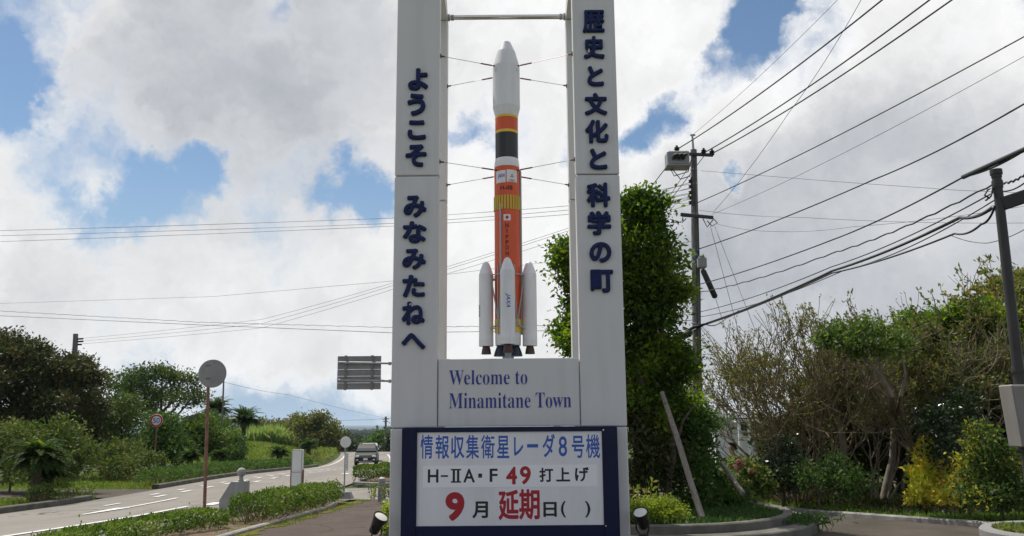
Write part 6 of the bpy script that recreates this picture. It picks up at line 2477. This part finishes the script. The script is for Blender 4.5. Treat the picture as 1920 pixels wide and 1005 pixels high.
tuft('weed', 'second spiky weed right of the tall one behind the yellow green shrub', (at(1228, 930, 14.2).x, 14.2, .2), .5, 5, LM_WEED, 67)


def planter_cover(rng, n):
    a = rng.random(n) * 6.283
    r = 2.36 * np.sqrt(rng.random(n))
    return 2.12 + r * np.cos(a), 15.3 + r * np.sin(a)


grass_patch('planter_weeds', planter_cover, 26000, leaf_mat('leaf_fern', (.022, .055, .016), (.065, .125, .03), None, trans=.3), 68, L_=.24, W=.035, lean=.75, lift=.25, keep=lambda x, y: x > 1.6)
grass_patch('spilling_weeds', lambda rng, n: (4.3 + .35 * rng.normal(size=n), 14.5 + .35 * rng.normal(size=n)), 1500, MATS['leaf_fern'], 69, L_=.17, W=.03, lean=.9, lift=.22)


def prop(label, a, b, r):
    t = tag(MB().tube([a, a.lerp(b, .35) + Vector((.01, 0, .012)), a.lerp(b, .7), b], [r * .85, r * .95, r * 1.02, r * 1.1], 10).build('support_pole', mat('weathered_wood', (.24, .215, .185), .9, var=.3, scale=6, stretch=(6, 6, .5), bump=.7, bscale=20, dirt=((.10, .09, .075), .6, 4, (5, 5, .5))), None, 50), label, 'support pole')
    return t


prop('long weathered wooden pole propping the tall tree, leaning left', at(1241, 736, 15.3), at(1317, 972, 13.9), .05)
prop('short wooden prop half hidden behind the dark shrub in the planter', at(1352, 868, 16.3), at(1393, 926, 15.6), .045)

# ------------------------------------------------------------------ the wooded garden on the right
def gz(u, Y):
    x = at(u, 900, Y).x
    return (x, Y, hz(x, Y))


bare_bush('bare_shrub', 'bare twiggy fan shaped shrub nearest the utility pole', gz(1492, 20.5), .36, LM_RUST, 71, 3.9, .40, n_stem=15, levels=4, leaf=.065, leaves_per=1.5, r0=.035, lean=(-.16, 0), tops=.6)
bare_bush('bare_shrub', 'twiggy shrub with yellowish leaf tips behind the bare fan shaped one', gz(1550, 22.5), .42, LM_RUST, 72, 4.0, .45, n_stem=8, levels=4, leaf=.08, leaves_per=2.6, r0=.04, tops=.4)
bare_bush('bare_shrub', 'half bare grey shrub between the flat topped tree and cabinet', gz(1770, 20.5), .45, LM_OLIVE, 73, 4.3, .5, n_stem=10, levels=4, leaf=.085, leaves_per=3.0, r0=.04, m_twig=M_TWIG_PALE, tops=.6)
bare_bush('bare_shrub', 'tallest twiggy shrub behind the dark lamp post', gz(1890, 22), .45, LM_RUST, 74, 5.0, .5, n_stem=9, levels=4, leaf=.12, leaves_per=1.3, r0=.045, tops=.9)
bare_bush('bare_shrub', 'grey twiggy shrub left of the flat topped tree', gz(1640, 21), .45, LM_OLIVE, 75, 3.1, .45, n_stem=6, levels=4, leaf=.08, leaves_per=3.2, r0=.03, m_twig=M_TWIG_PALE, tops=.4)

YC = 17.4
cb = gnd(1655, 943)
tree('flat_topped_tree', 'crooked trunk tree with a flat green top beside yellow shrub', (cb.x, cb.y, cb.z), at(1638, 690, YC),
     [px(1562, 628, 22, 11, YC), px(1590, 616, 24, 12, YC + .3), px(1618, 612, 22, 11, YC), px(1646, 622, 24, 13, YC + .2), px(1672, 634, 20, 12, YC), px(1545, 644, 16, 9, YC), px(1580, 640, 22, 9, YC - .3), px(1625, 640, 20, 9, YC - .3), px(1660, 655, 22, 9, YC - .2), px(1692, 650, 16, 10, YC + .2), px(1606, 660, 14, 7, YC)],
     LM_BRIGHT, leaf=.09, r=.03, seed=76, bark=M_BARK_L, dens=66, per=8, spread=.12, gaps=.42, sub=3, up=.5,
     extra_trunk=[([cb + Vector((0, 0, -.1)), at(1664, 905, cb.y), at(1674, 860, cb.y), at(1676, 800, cb.y + .1), at(1670, 740, YC), at(1652, 705, YC), at(1622, 672, YC), at(1600, 640, YC)], [.125, .105, .09, .078, .068, .05, .035, .02]),
                  ([at(1676, 800, cb.y + .1), at(1690, 740, YC), at(1698, 700, YC), at(1690, 665, YC)], [.05, .04, .028, .015]),
                  ([at(1652, 705, YC), at(1648, 670, YC), at(1652, 640, YC)], [.035, .026, .015])])
cb2 = gnd(1690, 935)
mbs = MB()
t_ = thing('small_tree', 'thin leaning stem right beside the crooked trunk', 'tree', tuple(cb2))
mbs.tube([cb2 + Vector((0, 0, -.1)), at(1694, 900, cb2.y), at(1702, 860, cb2.y), at(1700, 820, cb2.y), at(1716, 780, cb2.y)], [.065, .055, .048, .035, .02], 8)
mbs.tube([at(1700, 840, cb2.y), at(1680, 800, cb2.y), at(1662, 785, cb2.y)], [.03, .02, .01], 6)
mbs.build('trunk', M_BARK_L, t_, 60)
V, F = crown_leaves([px(1715, 775, 26, 18, cb2.y), px(1670, 790, 18, 12, cb2.y)], .09, np.random.default_rng(77), dens=45, per=7, spread=.1, gaps=.35)
fast_mesh('crown', V, F, LM_MID, t_)

tree('leafy_tree', 'dark green leafy tree top right of the flat topped tree', gz(1740, 21.5), at(1740, 690, 21.5),
     [px(1700, 628, 34, 20, 21.5), px(1738, 612, 40, 24, 21.5), px(1785, 600, 40, 24, 21.5), px(1825, 592, 40, 26, 21.3), px(1770, 640, 50, 26, 21.8), px(1700, 660, 36, 24, 21.8), px(1830, 630, 46, 30, 22), px(1866, 600, 30, 26, 21)],
     LM_TALL, leaf=.12, r=.07, seed=78, bark=M_BARK_L, dens=48, per=8, spread=.15, gaps=.25, up=.5)
tree('leafy_tree', 'yellowish green tree crown at the right edge behind lamp post', gz(1900, 23.5), at(1900, 640, 23.5),
     [px(1890, 560, 36, 24, 23.5), px(1920, 536, 36, 28, 23.5), px(1868, 584, 26, 18, 23.5), px(1910, 600, 50, 34, 23.3), px(1960, 560, 60, 50, 23.5), px(1900, 640, 50, 40, 23.5)],
     LM_RUST, leaf=.12, r=.08, seed=79, bark=M_BARK_L, dens=50, per=8, spread=.15, gaps=.25, up=.5)
tree('leafy_tree', 'green leafed young tree amid the twiggy shrubs, left of the crooked trunk', gz(1560, 20.8), at(1560, 720, 20.8),
     [px(1545, 690, 26, 26, 20.8), px(1575, 720, 26, 26, 20.8), px(1530, 745, 26, 22, 20.8), px(1560, 670, 18, 14, 21)],
     LM_RUST, leaf=.10, r=.075, seed=80, bark=M_BARK_L, dens=26, per=7, spread=.16, gaps=.4, up=.5)
tree('leafy_tree', 'olive leaved shrubby tree among the pale twigs right of the crooked trunk', gz(1760, 19.8), at(1760, 700, 19.8),
     [px(1615, 706, 26, 20, 20.2), px(1722, 694, 30, 20, 20), px(1790, 684, 34, 24, 19.8), px(1846, 694, 36, 32, 19.8), px(1755, 735, 34, 24, 19.8), px(1820, 745, 36, 26, 19.6)],
     LM_OLIVE, leaf=.10, r=.05, seed=180, bark=M_BARK_L, dens=30, per=8, spread=.15, gaps=.4, up=.5)
# dark evergreens that close the view behind
for k, (u, cl_, lb) in enumerate(((1560, [px(1500, 850, 60, 60, 34), px(1580, 820, 80, 100, 34), px(1640, 800, 70, 110, 34)], 'broad dark evergreen far behind the flat topped tree'),
                                  (1850, [px(1740, 780, 90, 130, 35), px(1850, 740, 110, 150, 35), px(1960, 720, 110, 160, 35)], 'broad dark evergreen far behind the lamp post'))):
    tree('evergreen_tree', lb, gz(u, 34.5), at(u, 780, 34.5), cl_, LM_DARK, leaf=.26, r=.16, seed=181 + k, dens=12, per=9, spread=.28, gaps=.03)
for k, (u, Y, cl_, lb) in enumerate((
        (1480, 25, [px(1475, 870, 36, 40, 25), px(1510, 835, 40, 60, 25), px(1450, 892, 26, 24, 25)], 'dark evergreen behind the bare fan shaped shrub'),
        (1590, 26, [px(1560, 800, 50, 66, 26), px(1610, 790, 54, 84, 26), px(1580, 860, 64, 50, 26)], 'dark evergreen behind the crooked trunk tree'),
        (1700, 26, [px(1680, 760, 56, 84, 26), px(1730, 770, 54, 100, 26), px(1700, 860, 70, 56, 26)], 'dark evergreen behind the yellow shrub'),
        (1810, 27, [px(1790, 740, 60, 110, 27), px(1840, 730, 60, 110, 27), px(1810, 850, 80, 60, 27)], 'dark evergreen left of the grey cabinet, far back'),
        (1930, 27, [px(1890, 700, 60, 120, 27), px(1950, 700, 80, 130, 27), px(1920, 840, 90, 80, 27)], 'dark evergreen behind the grey cabinet at right edge'))):
    tree('evergreen_tree', lb, gz(u, Y), at(u, 760, Y), cl_, LM_DARK, leaf=.17, r=.12, seed=81 + k, dens=30, per=9, spread=.2, gaps=.05)
tree('glossy_shrub', 'dark glossy leaved shrub left of the bare shrub trunk', gz(1455, 19.6), at(1455, 880, 19.6),
     [px(1440, 880, 26, 26, 19.6), px(1470, 858, 26, 32, 19.8), px(1490, 880, 28, 36, 19.4), px(1455, 895, 36, 22, 19.4)],
     LM_GLOSS, leaf=.085, r=.04, seed=90, dens=52, per=8, spread=.10, gaps=.2, cat='shrub', crown='foliage', trunk='stems')
tree('glossy_shrub', 'dark glossy shrub between the yellow shrub and grey cabinet', gz(1800, 18.6), at(1800, 840, 18.6),
     [px(1775, 800, 34, 36, 18.6), px(1812, 790, 34, 44, 18.8), px(1790, 850, 46, 40, 18.4), px(1745, 790, 26, 34, 18.8)],
     LM_GLOSS, leaf=.085, r=.04, seed=91, dens=50, per=8, spread=.11, gaps=.25, cat='shrub', crown='foliage', trunk='stems')
tree('glossy_shrub', 'low dark green shrub at the foot of the bare fan shaped shrub', gz(1545, 18.6), at(1545, 900, 18.6),
     [px(1530, 900, 26, 26, 18.6), px(1565, 890, 24, 36, 18.8), px(1600, 905, 26, 24, 18.4)],
     LM_MID, leaf=.09, r=.03, seed=92, dens=50, per=7, spread=.11, gaps=.35, cat='shrub', crown='foliage', trunk='stems')
yb = gnd(1745, 962)
tree('yellow_shrub', 'bright yellow leaved shrub beside the crooked trunk tree', (yb.x, yb.y, yb.z), at(1745, 930, yb.y),
     [px(1736, 868, 14, 20, yb.y + .1), px(1728, 905, 20, 22, yb.y), px(1760, 900, 20, 18, yb.y + .1), px(1782, 895, 16, 16, yb.y + .2), px(1750, 930, 34, 18, yb.y), px(1722, 935, 18, 14, yb.y - .1), px(1736, 842, 7, 12, yb.y + .1)],
     LM_YELLOW, leaf=.125, r=.025, seed=93, dens=170, per=7, spread=.06, gaps=.35, aspect=.42, up=.9, cat='shrub', crown='foliage', trunk='stems')
tree('garden_shrub', 'mid green shrub with reddish tips below the grey cabinet', gz(1868, 15.6), at(1868, 900, 15.6),
     [px(1850, 860, 34, 40, 15.6), px(1890, 880, 40, 44, 15.5), px(1840, 910, 40, 36, 15.4), px(1910, 920, 36, 36, 15.3), px(1838, 820, 18, 26, 15.8), px(1855, 935, 50, 18, 15.1)],
     LM_RED, leaf=.075, r=.03, seed=94, dens=85, per=8, spread=.08, gaps=.35, cat='shrub', crown='foliage', trunk='stems')
tree('garden_shrub', 'small yellow tipped shrub left of the one below the cabinet', gz(1812, 16.0), at(1812, 900, 16.0),
     [px(1815, 870, 14, 22, 16), px(1806, 905, 18, 22, 16), px(1828, 895, 14, 18, 16)],
     LM_YELLOW, leaf=.065, r=.02, seed=95, dens=70, per=7, spread=.07, gaps=.5, up=.8, cat='shrub', crown='foliage', trunk='stems')
hb = gz(1400, 19.0)
ht = tree('hydrangea', 'leafy bush with faded pink flower heads at the planter end', hb, at(1400, 900, 19.0),
     [px(1390, 888, 26, 24, 19), px(1412, 900, 24, 24, 19), px(1384, 912, 22, 18, 18.8), px(1425, 912, 16, 16, 18.8)],
     LM_WEED, leaf=.10, r=.02, seed=96, dens=55, per=7, spread=.08, gaps=.3, cat='bush', crown='foliage', trunk='stems')
rngf = np.random.default_rng(97)
for (u, v) in ((1386, 866), (1391, 872), (1384, 886), (1433, 897), (1378, 876), (1408, 884)):
    c = np.array(at(u, v, 18.75))
    d = unit(rngf.normal(size=(130, 3)))
    V, F = leaf_quads(c + d * .055, unit(np.cross(d, rngf.normal(size=d.shape))), .035, .03, rngf)
    fast_mesh('flower_head', V, F, LM_PINK, ht)


def bed(rng, n):
    y = 12 + 11 * rng.random(n)
    e_ = np.interp(y, [-12, 9, 14.7, 18.8, 22, 26, 40], [16, 12, 7.95, 6.15, 5.6, 5.4, 5.0])
    return e_ + .28 + 2.6 * rng.random(n) ** 1.6, y


grass_patch('bed_plants', bed, 22000, leaf_mat('leaf_bed', (.03, .075, .016), (.13, .22, .04), (.20, .24, .05), trans=.35), 98, L_=.30, W=.045, lean=.7, holes=.42, lift=.02)
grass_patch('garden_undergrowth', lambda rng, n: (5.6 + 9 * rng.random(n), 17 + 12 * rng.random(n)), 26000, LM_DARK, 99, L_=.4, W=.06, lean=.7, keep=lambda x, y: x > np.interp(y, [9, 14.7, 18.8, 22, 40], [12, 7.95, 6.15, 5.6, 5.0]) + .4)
grass_patch('corner_cover', lambda rng, n: ((lambda a, r: (CPL[0][0] + r * np.cos(a), CPL[0][1] + r * np.sin(a)))(rng.random(n) * 6.283, 1.03 * np.sqrt(rng.random(n)))), 9000, LM_WEED, 100, L_=.16, W=.045, lean=.7, lift=.12)
rp = gnd(1693, 925)
rk = MB()
ico = [(math.sin(a) * math.cos(b), math.sin(a) * math.sin(b), math.cos(a)) for a in np.linspace(0.05, 3.09, 9) for b in np.linspace(0, 2 * math.pi, 14, endpoint=False)]
rr_ = np.random.default_rng(3)
vs_ = [(rp.x + .34 * x * (1 + .12 * math.sin(5 * y + 3 * z)), rp.y + .6 + .28 * y, rp.z + .22 * z * (1 + .1 * math.sin(4 * x)) + .02) for x, y, z in ico]
rk.add(vs_, [(i * 14 + k, i * 14 + (k + 1) % 14, (i + 1) * 14 + (k + 1) % 14, (i + 1) * 14 + k) for i in range(8) for k in range(14)] + [tuple(range(14))[::-1], tuple(range(8 * 14, 9 * 14))])
tag(rk.build('rock', mat('brown_rock', (.16, .11, .085), .9, var=.35, scale=5, bump=1, bscale=14), None, 60), 'brown rock lying behind the crooked trunk on the garden bed', 'rock')


# ------------------------------------------------------------------ the air
def haze():
    mt = bpy.data.materials.new('haze')
    mt.use_nodes = True
    N, L = mt.node_tree.nodes, mt.node_tree.links
    N.clear()
    out = N.new('ShaderNodeOutputMaterial')
    v = N.new('ShaderNodeVolumePrincipled')
    v.inputs['Color'].default_value = (.66, .82, 1.0, 1)
    v.inputs['Density'].default_value = 9e-5
    v.inputs['Anisotropy'].default_value = .3
    L.new(v.outputs[0], out.inputs['Volume'])
    o = MB().box(-7500, 7500, -560, 9600, -45, 60).build('haze', mt)
    tag(o, kind='stuff')


haze()


GROUPS = {'power_line': 'overhead cables', 'floodlight': 'floodlights at the foot of the monument', 'kerb': 'kerbs along road and drive', 'hedge': 'clipped hedges and roadside growth', 'cycad': 'cycads along the road',
          'date_palm': 'feathery palms by the cane field', 'support_pole': 'wooden props of the tall tree', 'utility_pole': 'poles carrying the overhead lines', 'broadleaf_tree': 'broadleaf trees beyond the road',
          'round_bush': 'bushes on the left verge', 'evergreen_tree': 'dark evergreens of the garden', 'evergreen_shrub': 'shrubs under the tall tree', 'low_shrub': 'yellow green shrubs in the planter', 'bare_shrub': 'twiggy shrubs of the garden',
          'leafy_tree': 'leafy garden trees', 'glossy_shrub': 'dark shrubs of the garden', 'garden_shrub': 'garden shrubs below the cabinet', 'weed': 'weeds by path and planter', 'planter': 'raised planters'}
for o in list(COL.objects):
    if o.parent is None and o.get('category'):
        k = o.name.split('.')[0]
        if k in GROUPS and not o.get('group'):
            o['group'] = GROUPS[k]
